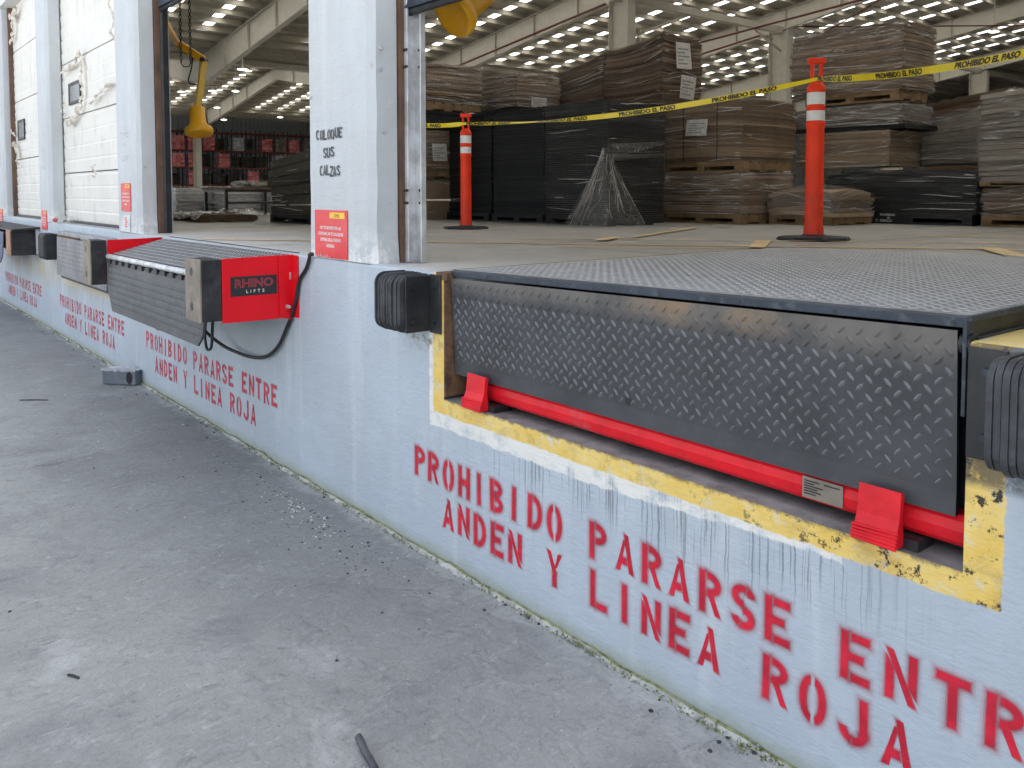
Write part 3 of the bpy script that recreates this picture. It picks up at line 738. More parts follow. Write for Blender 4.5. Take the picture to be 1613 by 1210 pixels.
def raised_door(x0, x1, z0, y, lab):
    d = thing('dock_door', lab, 'dock door', ((x0 + x1) / 2, y, z0))
    m = MB(); m.box(x0, y, z0 + .09, x1, y + .045, PT + .05); m.build('door_panel', M['door'], d)
    m = MB(); m.prism([(y - .012, z0 + .03), (y + .052, z0 + .03), (y + .052, z0 + .092), (y - .004, z0 + .092)], x0, x1, 'x'); m.build('bottom_rail', M['header'], d, bevel=.004)
    m = MB(); m.tube([(x0, y + .02, z0 + .018), (x1, y + .02, z0 + .018)], .018, 10); m.build('bottom_seal', M['rubber'], d)
    m = MB(); m.box(x0 + .002, y - .006, z0 + .2, x0 + .07, y - .001, z0 + .33); m.lathe([(0, .014), (.012, .014), (.014, 0)], (x0 + .035, y - .006, z0 + .27), 8, M=Matrix.Rotation(R(90), 4, 'X')); m.build('roller_bracket', M['galv'], d)
    return d
raised_door(-3.545, -.60, 2.385, .178, 'half raised white dock door with a dark bottom seal, above the black leveller')
raised_door(-7.34, -4.20, 3.02, .178, 'raised white dock door at the top of the open bay with the red lift')

# signs
def red_sign(x0, z0, w_, h_, lab, logo=True, tilt=0.0, full=True):
    s = thing('warning_sign', lab, 'sign', (x0, -.004, z0), 'small red warning signs on the pillars')
    m = MB(); m.box(x0, -.0085, z0, x0 + w_, -.0045, z0 + h_); sh = m.build('sheet', M['redsign'], s, bevel=.0012)
    m = MB()
    lines = ['NO TE ASOMES POR LAS', 'CORTINAS, NI TE COLOQUES', 'DETRÁS DE LA UNIDAD', 'ENCENDIDA.']
    for i, L in enumerate(lines):
        put_text(m, L, Vector((x0 + w_ / 2, -.0095, z0 + h_ * (.60 - .125 * i))), X, Z, h_ * .088, .0006, .96, 'CENTER', xs=min(1, (w_ * .92) / (len(L) * h_ * .0565)) if len(L) > 17 else .72)
    m.build('sign_text', M['signtext'], sh)
    m = MB(); m.box(x0 + w_ * .48, -.0098, z0 + h_ * .83, x0 + w_ * .93, -.0086, z0 + h_ * .955, 0)
    put_text(m, 'DHL', Vector((x0 + w_ * .705, -.0108, z0 + h_ * .857)), X, Z, h_ * .105, .0002, 1.05, 'CENTER', 1, 1.25, .3)
    m.build('logo', [M['dhlyel'], M['dhlred']], sh)
    m = MB()
    for q in range(7): m.poly([(x0 + w_ * (.03 + .07 * q), -.0097, z0 + .002), (x0 + w_ * (.03 + .07 * q) + .010, -.0097, z0 + .001), (x0 + w_ * (.03 + .07 * q) + .004, -.0097, z0 + .014 + .006 * (q % 3))])
    m.build('chipped_edge', M['paper'], sh)
    return s
red_sign(-4.160, 1.205, .355, .245, 'red warning sign with white lettering below the COLOQUE SUS CALZAS stencil')
red_sign(-7.895, 1.378, .295, .24, 'red warning sign above a pale notice on the pillar left of the red lift')
red_sign(-11.36, 1.105, .30, .225, 'red warning sign low on the pillar between the two closed white doors')
red_sign(-14.44, 1.03, .30, .27, 'red warning sign at the extreme left edge of the photo')
s = thing('paper_notice', 'pale weathered notice with red print below the sign left of the red lift', 'notice', (-7.82, -.004, 1.205))
m = MB(); m.box(-7.825, -.008, 1.205, -7.635, -.0045, 1.350); m.build('sheet', M['galv'], s)
m = MB()
for i in range(5): m.box(-7.785, -.0092, 1.245 + .018 * i, -7.785 + (.07, .055, .075, .06, .05)[i], -.0082, 1.256 + .018 * i)
m.build('print', M['redsign'], s)

# ------------------------------------------------------------------ hydraulic leveller in the right bay
lev = thing('dock_leveller', 'black diamond plate dock leveller with hanging lip and red toe bar, in the right bay', 'dock leveller', (-1.9, .3, .66))
LX0, LX1 = -2.958, -.890
def dz(x, y): return 1.212 + (x + 2.95) / 2.07 * .040 * max(0, 1 - y / 2.4)
m = MB()
A_ = [Vector((x, y, dz(x, y))) for x, y in ((-2.955, .055), (-.868, .055), (-.868, 2.45), (-2.955, 2.45))]
m.poly(A_)
m.poly([A_[3], A_[0], A_[0] - Z * .2, A_[3] - Z * .2], 1); m.poly([A_[1], A_[2], A_[2] - Z * .2, A_[1] - Z * .2], 1)
u_ = (A_[1] - A_[0]).normalized(); v_ = (A_[3] - A_[0]).normalized(); n_ = u_.cross(v_).normalized()
m.diamonds(A_[0] + u_ * .01 + v_ * .03, u_, v_, n_, 2.06, 2.36, .042, 2, .028, h=.0022)
m.build('deck', [M['deck'], M['black_steel'], M['polish']], lev)
m = MB()
for x0, x1 in ((-2.955, -.868),):
    m.prism([(.022, -.024), (.054, -.024), (.054, .002), (.040, .004), (.022, -.002)], x0, x1, 'x')
    for i, v in enumerate(m.v): m.v[i] = (v[0], v[1], v[2] + dz(v[0], .05))
m.box(-.868, .02, 1.243, -.856, 2.45, 1.258); m.box(-.876, .018, 1.02, -.866, .06, 1.248)
hd = m.build('front_header', M['header'], lev, bevel=.002)
m = MB()
for i in range(7):
    x = -2.7 + .3 * i; m.lathe([(0, .0015), (.006, .001), (.006, 0)], (x, .0215, dz(x, .05) - .014), 8, M=Matrix.Rotation(R(90), 4, 'X'))
m.build('bolt', M['black'], lev)
# lip: bent plate hanging down
m = MB(); o = Vector((LX0, .036, 0))
def lipp(x, s, off=0.0):   # s metres down from the hinge
    zt = dz(x, 0) - .032; s = s * (zt - .772) / .455; k = max(0, s - .37)
    return Vector((x, .024 + s * .055 - off - k * .10, zt - s))
S_ = [0, .012, .06, .40, .425, .455]
nx = 40
for a, b in zip(S_, S_[1:]):
    for i in range(nx):
        xa, xb = LX0 + (LX1 - LX0) * i / nx, LX0 + (LX1 - LX0) * (i + 1) / nx
        m.poly([lipp(xa, b), lipp(xb, b), lipp(xb, a), lipp(xa, a)])
e = .014
for x, sgn in ((LX0, -1), (LX1, 1)):
    for a, b in zip(S_, S_[1:]):
        q = [lipp(x, a), lipp(x, b), lipp(x, b) + Y * e, lipp(x, a) + Y * e]; m.poly(q if sgn < 0 else q[::-1], 1)
m.poly([lipp(LX0, S_[-1]), lipp(LX0, S_[-1]) + Y * e, lipp(LX1, S_[-1]) + Y * e, lipp(LX1, S_[-1])], 1)
m.poly([lipp(LX0, 0), lipp(LX1, 0), lipp(LX1, 0) + Y * .03, lipp(LX0, 0) + Y * .03], 1)
rnd = random.Random(5)
for i in range(1, 83):
    for j in range(1, 17):
        if (i + j) % 2: continue
        x = LX0 + i * .025; s = .004 + j * .025
        if s > .398 or x > LX1 - .012: continue
        p = lipp(x, s); u = X; v = (lipp(x, s - .01) - p).normalized(); n = v.cross(u) * -1
        if n.y > 0: n = -n
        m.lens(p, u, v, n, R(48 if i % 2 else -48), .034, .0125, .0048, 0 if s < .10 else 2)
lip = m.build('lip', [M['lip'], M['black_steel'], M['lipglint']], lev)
m = MB(); m.lathe([(0, .0012), (.0165, .0012), (.018, .0)], lipp(-1.95, .372), 18, 0, Matrix.Rotation(R(90), 4, 'X')); m.build('lip_hole', M['black'], lip)
m = MB(); m.tube([(-.886, .045, 1.188), (-.860, .045, 1.188)], .026, 16); m.lathe([(.017, 0), (.0175, .002)], (-.8598, .045, 1.188), 16, 0, Matrix.Rotation(R(90), 4, 'Y'))
m.build('hinge_pipe', M['black_steel'], lev)
m = MB(); m.tube([(-2.955, .05, 1.175), (-.89, .05, 1.185)], .012, 8); m.build('hinge_rod', M['galv'], lev)
m = MB(); m.prism([(.066, .694), (.100, .690), (.115, .70), (.115, .772), (.066, .772), (.054, .758), (.050, .735), (.054, .708)], -2.83, -.872, 'x'); m.build('toe_bar', M['redworn'], lev, bevel=.003)
m = MB(); m.prism([(.12, .69), (.16, .69), (.16, 1.15), (.12, 1.15)], -2.83, -.90, 'x'); m.build('frame_beam', M['black_steel'], lev)
for x0, x1 in ((-2.812, -2.69), (-1.113, -1.002)):
    m = MB(); pf = [(.022, .800), (.004, .806), (-.004, .735), (-.012, .715), (-.024, .683), (-.026, .668), (.02, .668), (.020, .700), (.014, .74)]
    m.prism(pf, x0, x1, 'x')
    for q in range(5):    # weld ripples at the foot
        m.tube([(x0 - .004, -.024 + .001 * q, .672 + .008 * q), (x1 + .004, -.025 + .0025 * q, .671 + .009 * q)], .0045, 6)
    kp = m.build('lip_keeper', M['redworn'], lev, bevel=.0025)
    m = MB(); m.prism([(.021, .6645), (.10, .6645), (.10, .690), (.021, .690)], x0 + .02, x1 + .035, 'x'); m.build('foot_plate', M['black_steel'], kp)
m = MB(); m.box(-1.300, .0465, .706, -1.180, .0505, .764); pl = m.build('data_plate', M['bareplate'], lev)
m = MB()
for q in range(6): m.box(-1.294, .0455, .752 - .007 * q, -1.294 + (.045, .03, .055, .04, .05, .035)[q], .0463, .7555 - .007 * q)
m.box(-1.235, .0455, .752, -1.19, .0463, .7555)
m.build('print', M['black'], pl)

def laminated_bumper(x0, x1, z0, z1, yd, lab, plate=None, group='laminated rubber bumpers on the dock wall'):
    b = thing('dock_bumper', lab, 'dock bumper', ((x0 + x1) / 2, 0, z0), group)
    rnd = random.Random(int(x0 * -77)); n = 17; wd = (x1 - x0 - .02) / n
    m = MB()
    for i in range(n):
        a = x0 + wd * i + rnd.uniform(0, .002); c = a + wd * rnd.uniform(.80, .97); d = yd + rnd.uniform(-.004, .004); r = .05
        za, zb = z0 + rnd.uniform(-.004, .004), z1 + rnd.uniform(-.004, .004)
        pts = [(-.001, za)]
        for q in range(6): pts.append((-d + r - r * math.sin(R(90 * q / 5)) if False else -d + r * (1 - math.sin(R(90 * q / 5))), za + r * (1 - math.cos(R(90 * q / 5)))))
        for q in range(6): pts.append((-d + r * (1 - math.cos(R(90 * q / 5))), zb - r * (1 - math.sin(R(90 * q / 5)))))
        pts.append((-.001, zb))
        m.prism(pts, a, c, 'x')
        ins = [(p[0] * .94 - .002, z0 + (p[1] - z0) * .95 + .007) for p in pts]
        m.prism(ins, c - .0005, c + .004, 'x')
    m.build('rubber_pads', M['pads'], b)
    m = MB(); m.box(x1 - .014, -yd * .86, z0 + .004, x1 - .002, -.001, z1 - .004); m.build('end_angle', M['black_steel'], b, bevel=.002)
    m = MB()
    for z in (z0 + .05, z1 - .05):
        m.lathe([(0, .016), (.012, .016), (.013, 0)], (x1 - .002, -yd * .62, z), 6, M=Matrix.Rotation(R(90), 4, 'Y')); m.lathe([(.019, .002), (.02, 0)], (x1 - .002, -yd * .62, z), 12, M=Matrix.Rotation(R(90), 4, 'Y'))
    m.build('bolt', M['black_steel'], b)
    if plate:
        m = MB(); m.box(plate[0], -.012, z0 - .002, plate[1], -.0035, z1 + .002); pt_ = m.build('back_plate', M['black_steel'], b, bevel=.002)
        m = MB()
        for z in (z0 + .05, z1 - .05): m.lathe([(0, .010), (.010, .010), (.011, 0)], ((plate[0] + plate[1]) / 2, -.012, z), 6, M=Matrix.Rotation(R(90), 4, 'X'))
        m.build('bolt', M['header'], b)
    return b
laminated_bumper(-3.290, -3.065, .942, 1.190, .150, 'ribbed black rubber bumper left of the black leveller, above its yellow border', (-3.065, -2.985))
laminated_bumper(-.765, -.47, .940, 1.190, .125, 'ribbed black rubber bumper at the right edge of the photo, right of the leveller lip', (-.850, -.766))

# ------------------------------------------------------------------ red edge-of-dock lift in the middle bay
lift = thing('edge_lift', 'red edge-of-dock lift with hanging diamond plate lip and the RHINO LIFTS label', 'dock lift', (-5.6, -.2, .84))
YF = -.40
for x0, x1 in ((-4.47, -4.45), (-6.775, -6.755)):
    m = MB(); m.prism([(YF, .848), (-.085, .846), (-.085, 1.196), (YF, 1.190)], x0, x1, 'x')
    m.prism([(YF, 1.15), (-.002, 1.15), (-.002, 1.17), (YF, 1.17)], x0 - .03, x0 - .001, 'x') if x0 > -5 else None
    sp = m.build('side_panel', M['red'], lift, bevel=.002)
    m = MB(); b_ = x1 + .004 if x0 > -5 else x0 - .012
    m.prism([(-.088, .852), (-.022, .838), (-.003, .850), (-.003, 1.198), (-.088, 1.196)], b_, b_ + .008, 'x')
    m.prism([(b_, -.010), (b_ + .07, -.010), (b_ + .07, -.003), (b_, -.003)], .85, 1.195, 'z') if x0 > -5 else None
    fl = m.build('flange', M['red'], sp, bevel=.0015)
    if x0 > -5:
        m = MB(); m.tube([(b_ + .006, -.045, .912), (b_ + .032, -.045, .912)], .011, 6); m.tube([(b_ + .03, -.045, .912), (b_ + .045, -.045, .912)], .006, 8); m.box(b_ + .008, -.03, 1.06, b_ + .0095, -.02, 1.10)
        m.build('bolt', M['galv'], fl)
        lx = x1
        m = MB(); m.box(lx + .0004, -.357, .987, lx + .0022, -.098, 1.092); lb = m.build('label_plate', M['black'], sp, bevel=.0008)
        m = MB(); put_text(m, 'RHINO', Vector((lx + .0032, -.228, 1.034)), Y, Z, .062, .0016, 1.0, 'CENTER', 0, 1.10)
        m.build('logo_letters', M['logored'], lb)
        m = MB(); put_text(m, 'RHINO', Vector((lx + .0040, -.228, 1.034)), Y, Z, .062, -.0014, 1.0, 'CENTER', 0, 1.10)
        m.build('logo_inner', M['black'], lb)
        m = MB(); put_text(m, 'LIFTS', Vector((lx + .0032, -.222, 1.002)), Y, Z, .024, .0004, 1.9, 'CENTER', 0, 1.05)
        m.build('logo_subtitle', M['white'], lb)
m = MB()   # rubber stop blocks with drilled face plates
for x0, x1 in ((-4.685, -4.452), (-7.0, -6.777)):
    m = MB(); m.box(x0 + .004, -.505, .862, x1 - .001, YF - .001, 1.188); bl = m.build('stop_block', M['rubber'], lift, bevel=.006)
    m = MB(); m.box(x0, -.515, .858, x1 - .002, -.506, 1.192); fp = m.build('face_plate', M['bareplate'], bl, bevel=.002)
    m = MB()
    for z in (.935, 1.122): m.lathe([(0, .0012), (.021, .0012), (.024, 0)], ((x0 + x1) / 2 - .02, -.515, z), 16, 0, Matrix.Rotation(R(90), 4, 'X'))
    m.build('bolt_hole', M['black'], bl)
m = MB()   # deck plate sloping to the hinge
q = [Vector((-6.75, YF + .02, 1.088)), Vector((-4.475, YF + .02, 1.098)), Vector((-4.475, .05, 1.205)), Vector((-6.75, .05, 1.204))]
for Q in (q,):
    m.poly(Q); u = (Q[1] - Q[0]).normalized(); v = (Q[3] - Q[0]).normalized(); n = u.cross(v).normalized()
    m.diamonds(Q[0] + u * .01, u, v, n, 2.25, (Q[3] - Q[0]).length - .01, .045, 1, .029, h=.003)
for a, b in ((q[0], q[3]), (q[2], q[1])): m.poly([a, b, b - Z * .012, a - Z * .012])
m.build('deck', [M['liftdeck'], M['polish']], lift)
m = MB()
for i in range(13):
    x = -6.72 + .157 * i; m.tube([(x, YF - .006, 1.073 + .0007 * i), (x + .150, YF - .006, 1.0735 + .0007 * i)], .019, 12)
m.build('hinge_barrel', M['galv'], lift)
m = MB()
for i in range(12): m.box(-6.655 + .157 * i, YF - .030, 1.028 + .0007 * i, -6.585 + .157 * i, YF - .006, 1.056 + .0007 * i, 0)
m.build('hinge_slot', M['black'], lift)
# lip with a clipped lower corner
m = MB(); LO = Vector((-6.70, YF - .016, 1.052)); lv = Vector((0, -.12, -1)).normalized(); ln = Vector((0, -1, .12)).normalized()
ol = [(0, 0), (2.08, 0), (2.08, .29), (2.02, .35), (.26, .35), (.10, .215)]
P_ = [LO + X * a + lv * b for a, b in ol]
m.poly(P_[::-1]); m.poly([p - ln * .012 for p in P_])
for a, b in zip(P_, P_[1:] + P_[:1]): m.poly([a, b, b - ln * .012, a - ln * .012])
m.diamonds(LO, X, lv, ln, 2.08, .34, .042, 1, .027, test=lambda a, b: .045 < b < .315 and a > .03 and (b < .20 or a > .12 + (b - .20) * 1.25), h=.0032)
m.build('lip', [steel_plate('grey_black_lip_plate', (.085, .09, .098), (.24, .25, .26), .35, .42, .45), M['lipglint2']], lift)
m = MB(); m.box(-6.70, -.36, .86, -4.50, -.30, .95); m.box(-6.70, -.12, .87, -4.50, -.02, 1.12); m.box(-5.7, -.30, .9, -5.5, -.12, 1.0); m.build('under_frame', M['black_steel'], lift)

c = MB()
cp = [(-4.200, -.022, 1.215), (-4.21, -.018, 1.19), (-4.26, -.014, 1.13), (-4.345, -.014, 1.06), (-4.375, -.018, .97), (-4.42, -.02, .88), (-4.51, -.02, .775), (-4.61, -.025, .665), (-4.76, -.03, .585), (-4.95, -.035, .548), (-5.15, -.05, .548), (-5.36, -.08, .575), (-5.5, -.14, .66), (-5.55, -.2, .8), (-5.55, -.21, .92)]
def smooth(p, k=5):
    out = []
    for i in range(len(p) - 1):
        a, b, d, e2 = (Vector(p[max(0, i - 1)]), Vector(p[i]), Vector(p[i + 1]), Vector(p[min(len(p) - 1, i + 2)]))
        for s in range(k):
            f = s / k; out.append(.5 * ((2 * b) + (d - a) * f + (2 * a - 5 * b + 4 * d - e2) * f * f + (3 * b - a - 3 * d + e2) * f ** 3))
    return out + [Vector(p[-1])]
c.tube(smooth(cp), .0105, 8)
c.tube(smooth([(-4.20, -.022, 1.213), (-4.19, .03, 1.212), (-4.20, .16, 1.212), (-4.12, .30, 1.212), (-3.95, .36, 1.212)]), .0105, 8)
for cx, cz, r_ in ((-5.02, .675, .055), (-5.98, .70, .075)):
    c.tube(smooth([(cx - r_, -.27, cz + .14), (cx - r_, -.28, cz + .02), (cx - r_ * .6, -.28, cz - r_), (cx + r_ * .3, -.28, cz - r_ * 1.05), (cx + r_, -.28, cz - .02), (cx + r_, -.27, cz + .14)]), .0085, 8)
tag(c.build('power_cable', M['cable'], smooth=True), 'black cable drooping along the wall from the red lift to the grey pillar', 'cable')

# ------------------------------------------------------------------ older levellers in the far bays
ol_ = thing('dock_leveller', 'old worn bare metal leveller plate in front of the grimy white door', 'dock leveller', (-9.4, -.05, .65))
m = MB(); o = Vector((-10.06, -.10, 1.075)); V_ = Vector((0, -.02, -1)).normalized()
P = [o, o + X * 2.0, o + X * 2.0 + V_ * .40, o + V_ * .40]; m.poly(P[::-1]); m.poly([p + Y * .012 for p in P])
for a, b in zip(P, P[1:] + P[:1]): m.poly([a, b, b + Y * .012, a + Y * .012])
m.diamonds(o, X, V_, -Y, 2.0, .335, .042, 0, .026, h=.0022); m.build('lip', M['oldlip'], ol_)
m = MB(); m.box(-10.10, -.088, 1.078, -8.06, .02, 1.13); m.box(-10.10, .03, 1.162, -8.06, .148, 1.206); m.build('deck', M['deck'], ol_, bevel=.006)
m = MB(); m.box(-9.98, -.085, .645, -8.06, -.002, .672); m.build('toe_bar', M['black_steel'], ol_)
m = MB()
for i in range(11): m.box(-10.02 + .09 * i, -.104, 1.076 + .0, -9.97 + .09 * i, -.086, 1.094)
m.build('hinge_barrel', M['rust'], ol_)
b = thing('dock_bumper', 'scuffed black rubber bumper beside the old worn leveller plate', 'dock bumper', (-10.5, 0, .75), 'far bay bumpers')
m = MB(); m.box(-10.83, -.15, .795, -10.50, -.002, 1.085); m.build('rubber_pads', M['rubber'], b, bevel=.035)
m = MB(); m.box(-10.499, -.13, .80, -10.485, -.002, 1.08); m.box(-10.484, -.012, .80, -10.39, -.002, 1.08)
for z in (.85, .99): m.lathe([(0, .012), (.013, .012), (.014, 0)], (-10.43, -.012, z), 8, 0, Matrix.Rotation(R(90), 4, 'X'))
m.build('end_angle', M['black_steel'], b)
el = thing('edge_lift', 'old edge lift at far left with a bluish lip and rust-faced black stop block', 'dock lift', (-12.6, -.15, .8))
m = MB(); m.box(-11.90, -.295, .79, -11.574, -.02, 1.10); sb = m.build('stop_block', M['rubber'], el, bevel=.008)
m = MB(); m.box(-11.905, -.302, .792, -11.60, -.2955, 1.098); m.build('face_plate', M['rustplate'], sb, bevel=.002)
m = MB(); m.box(-11.56, -.04, .80, -11.552, -.003, 1.10); m.build('side_panel', M['galv'], el)
m = MB(); o = Vector((-14.0, -.30, 1.055)); V_ = Vector((0, -.06, -1)).normalized(); P = [o, o + X * 1.9, o + X * 1.9 + V_ * .30, o + X * 1.75 + V_ * .39, o + V_ * .39]
m.poly(P[::-1]); m.poly([p + Y * .012 for p in P])
for a, b_ in zip(P, P[1:] + P[:1]): m.poly([a, b_, b_ + Y * .012, a + Y * .012])
m.diamonds(o, X, V_, -Vector((0, 1, -.06)).normalized(), 1.9, .34, .05, 0, .03, test=lambda a, b: a < 1.72, h=.002); m.build('lip', M['bluelip'], el)
m = MB(); m.prism([(-.30, 1.085), (-.002, 1.10), (-.002, 1.125), (-.30, 1.105)], -14.3, -11.50, 'x'); m.build('deck', M['black_steel'], el)
m = MB(); m.box(-14.0, -.25, .84, -12.0, -.02, 1.05); m.build('under_frame', M['black_steel'], el)
# crumpled bottle and folded strap on the edge by the old leveller
m = MB(); m.tube([(-10.50, -.02, 1.235), (-10.44, -.01, 1.24), (-10.25, .03, 1.245), (-10.12, .05, 1.24), (-10.08, .06, 1.235)], [.028, .045, .05, .042, .02], 10)
m.tube([(-10.535, -.028, 1.235), (-10.50, -.02, 1.235)], .024, 10, 1)
tag(m.build('plastic_bottle', [M['crumple'], M['redsign']], smooth=True), 'crumpled clear plastic bottle with red cap lying on the dock edge', 'bottle')

# grey box and hose on the yard
bx = thing('plastic_box', 'broken grey plastic box with a round hole lying on the yard at the wall foot', 'box', (-7.65, -.14, GZ))
rot = Matrix.Translation((-7.52, -.12, GZ)) @ Matrix.Rotation(R(40), 4, 'Z') @ Matrix.Diagonal((.64, .74, 1.15, 1))
m = MB(); m.box(-.24, -.085, .004, .24, .085, .105, M=rot, skip='t'); m.build('case', M['greybox'], bx, bevel=.008)
m = MB()
g_ = [[rot @ Vector((-.25 + .5 * i / 12, -.092 + .184 * j / 5, .108 + .016 * noise.noise(Vector((i * .9, j * 1.1, 3))) + (.01 if j in (0, 5) else 0))) for i in range(13)] for j in range(6)]
for j in range(5):
    for i in range(12): m.poly([g_[j][i], g_[j][i + 1], g_[j + 1][i + 1], g_[j + 1][i]])
for i in range(12):
    m.poly([g_[0][i] - Z * .02, g_[0][i + 1] - Z * .02, g_[0][i + 1], g_[0][i]]); m.poly([g_[5][i], g_[5][i + 1], g_[5][i + 1] - Z * .02, g_[5][i] - Z * .02])
m.build('lid', simple('pale_grey_lid', (.42, .44, .47), .4, 0, .2, 12, .2, 30), bx)
m = MB(); m.lathe([(0, .001), (.034, .001), (.042, .003), (.046, 0)], (0, 0, 0), 16, 0, rot @ Matrix.Translation((.155, -.086, .055)) @ Matrix.Rotation(R(90), 4, 'X')); m.build('round_hole', M['black'], bx)
m = MB(); m.tube(smooth([(-2.15, -.868, GZ + .012), (-2.115, -.876, GZ + .012), (-2.08, -.886, GZ + .013), (-2.04, -.892, GZ + .012), (-2.0, -.90, GZ + .012)]), .011, 10)
tag(m.build('hose_piece', simple('dark_hose', (.05, .055, .065), .45, dirt=(.25, .25, .25), dirtamt=.4), smooth=True), 'short offcut of dark rubber hose lying on the concrete yard', 'hose')
rnd = random.Random(11)
m = MB()
def stone(x, y, r, mi=0, flat=.6):
    b = []
    for k, z in ((0, 0), (1, .35), (2, .8)):
        for a in range(6):
            rr = r * (1.0, 1.05, .6)[k] * rnd.uniform(.7, 1.15); an = a * 1.047 + rnd.uniform(-.2, .2)
            b.append((x + rr * math.cos(an), y + rr * math.sin(an), GZ + r * z * flat * 1.6 - .001))
    q = m.verts(b)
    for k in range(2):
        for a in range(6): m.face((q + k * 6 + a, q + k * 6 + (a + 1) % 6, q + k * 6 + 6 + (a + 1) % 6, q + k * 6 + 6 + a), mi)
    m.face([q + 12 + a for a in range(6)], mi)
for i in range(300):
    x = rnd.uniform(-12, -.8); y = -rnd.random() ** 1.3 * 3.4 - .03; stone(x, y, rnd.choice((.0022, .003, .004, .005, .007)), 0 if rnd.random() < .75 else 1)
for i in range(420):   # silt drift near the wall
    x = rnd.gauss(-3.9, .55); y = -.16 - abs(rnd.gauss(0, .14)); stone(x, y, rnd.choice((.002, .003, .004, .006)), 0 if rnd.random() < .6 else 1)
for i in range(260): stone(rnd.uniform(-12, -.9), -.02 - rnd.random() ** 2 * .16, rnd.choice((.002, .003, .005, .008)), 0 if rnd.random() < .6 else 1)
for x, y, L, a in ((-3.05, -1.45, .05, .5), (-7.4, -.9, .22, .9), (-4.6, -1.9, .05, 1.3)):
    m.tube([(x, y, GZ + .004), (x + L * math.cos(a) * .5, y + L * math.sin(a) * .5, GZ + .006), (x + L * math.cos(a), y + L * math.sin(a), GZ + .004)], .004, 5, 1)
o = kind(m.build('gravel', [M['pebble'], M['chip']]), 'stuff'); tag(o, 'scattered grit, pebbles and twigs on the concrete yard', 'gravel')
m = MB()
for i in range(7500):    # moss and lichen along the wall foot
    x = -12.5 * rnd.random() ** 1.25 - .7
    den = noise.noise(Vector((x * 2.3, 0, 0))) + .5 * noise.noise(Vector((x * 9, 4, 0)))
    if den < -.32: continue
    y = -.003 - abs(rnd.gauss(0, .012 + .012 * max(0, den))); r = rnd.uniform(.003, .010); z = GZ + rnd.uniform(0, .012 + .02 * max(0, den)) * max(.1, 1 - abs(y) / .05)
    a = rnd.uniform(0, 6.3); d = Vector((math.cos(a), math.sin(a) * .5, rnd.uniform(.2, 1.2))).normalized() * r; s = Vector((-math.sin(a), math.cos(a), 0)) * r * .5
    p = Vector((x, y, z)); m.poly([p - s, p + s, p + d + s * .4, p + d - s * .4], 0 if rnd.random() < .8 else 1)
nb = 900; pr = None
for i in range(nb + 1):   # crumbled silt fillet
    x = -30 + 29.5 * i / nb; a = .022 + .020 * noise.noise(Vector((x * 4, 2, 0))) + .012 * noise.noise(Vector((x * 17, 2, 5))); hh = .018 + .014 * noise.noise(Vector((x * 5, 9, 0))) + .006 * noise.noise(Vector((x * 31, 9, 0)))
    cur = [(x, -.002, GZ + max(.004, hh)), (x, -max(.006, a) * .45, GZ + max(.004, hh) * .75), (x, -max(.008, a), GZ + .001)]
    if pr: m.poly([pr[2], cur[2], cur[1], pr[1]], 1); m.poly([pr[1], cur[1], cur[0], pr[0]], 2)
    pr = cur
o = kind(m.build('moss', [M['moss'], M['silt'], simple('mossy_silt', (.19, .205, .085), .9, 0, .4, 25, .6, 70, dirt=(.36, .36, .30), dirtamt=.6)]), 'stuff'); tag(o, 'green moss and crumbled silt along the foot of the dock wall', 'moss')

# ------------------------------------------------------------------ delineator posts and barrier tape
post = thing('delineator_post', 'tall orange delineator post with two white bands, near the centre right of the floor', 'bollard', (-3.40, 3.48, FZ), 'orange delineator posts holding the tape')
bx_, by_ = -3.40, 3.48; Cc = (bx_, by_, FZ)
m = MB(); m.lathe([(0, .0), (.255, .0), (.258, .012), (.245, .026), (.09, .034), (.07, .044), (0, .044)], Cc, 8); m.build('base', M['rubber'], post)
m = MB()
m.lathe([(0.0686, .04), (0.0686, .085), (0.0624, .10), (0.0616, .62), (0.0601, .80), (0.0663, .812), (0.0663, .83), (0.0608, .842), (0.0608, .92), (0.0663, .93), (0.0663, .945), (0.0608, .955), (0.0608, 1.048), (0.0647, 1.055), (0.0647, 1.07), (0.0546, 1.10), (0.0390, 1.112), (0.0000, 1.112)], Cc, 24); m.build('tube', M['orange'], post, smooth=True)
for z0, z1 in ((.846, .916), (.959, 1.044)):
    m = MB(); m.lathe([(.0622, z0), (.0622, z1)], Cc, 24); m.build('reflective_band', M['band'], post, smooth=True)
hv = Vector((.628, .778, 0)); hn = Vector((.778, -.628, 0))     # handle plane
def hb(a0, a1, z0, z1, th=.028):
    c = Vector(Cc); q = [c + hv * a + hn * s + Z * z for a in (a0, a1) for s in (-th, th) for z in (z0, z1)]
    b = m.verts(q)
    for f in ((0, 1, 3, 2), (4, 6, 7, 5), (0, 4, 5, 1), (2, 3, 7, 6), (0, 2, 6, 4), (1, 5, 7, 3)): m.face([b + i for i in f])
m = MB(); hb(-.042, -.020, 1.09, 1.245, .022); hb(.020, .042, 1.09, 1.245, .022); hb(-.062, .062, 1.2455, 1.288, .024); hb(-.019, .019, 1.09, 1.125, .020)
m.build('handle', M['orange'], post, bevel=.009)
copy_tree(post, (-6.49, 2.655, FZ), 'smaller looking orange delineator post with two white bands, in front of the black pads', (.83, .83, .83))
tp = thing('barrier_tape', 'yellow barrier tape reading PROHIBIDO EL PASO strung between the orange posts', 'tape', (-3.4, 3.48, FZ + 1.1))
anch = [Vector((-1.0, 1.62, 2.16)), Vector((-1.6, 2.26, 2.175)), Vector((-3.37, 3.44, 2.335)), Vector((-6.47, 2.62, 2.175)), Vector((-7.1, 2.42, 2.205)), Vector((-7.6, 2.24, 2.225))]
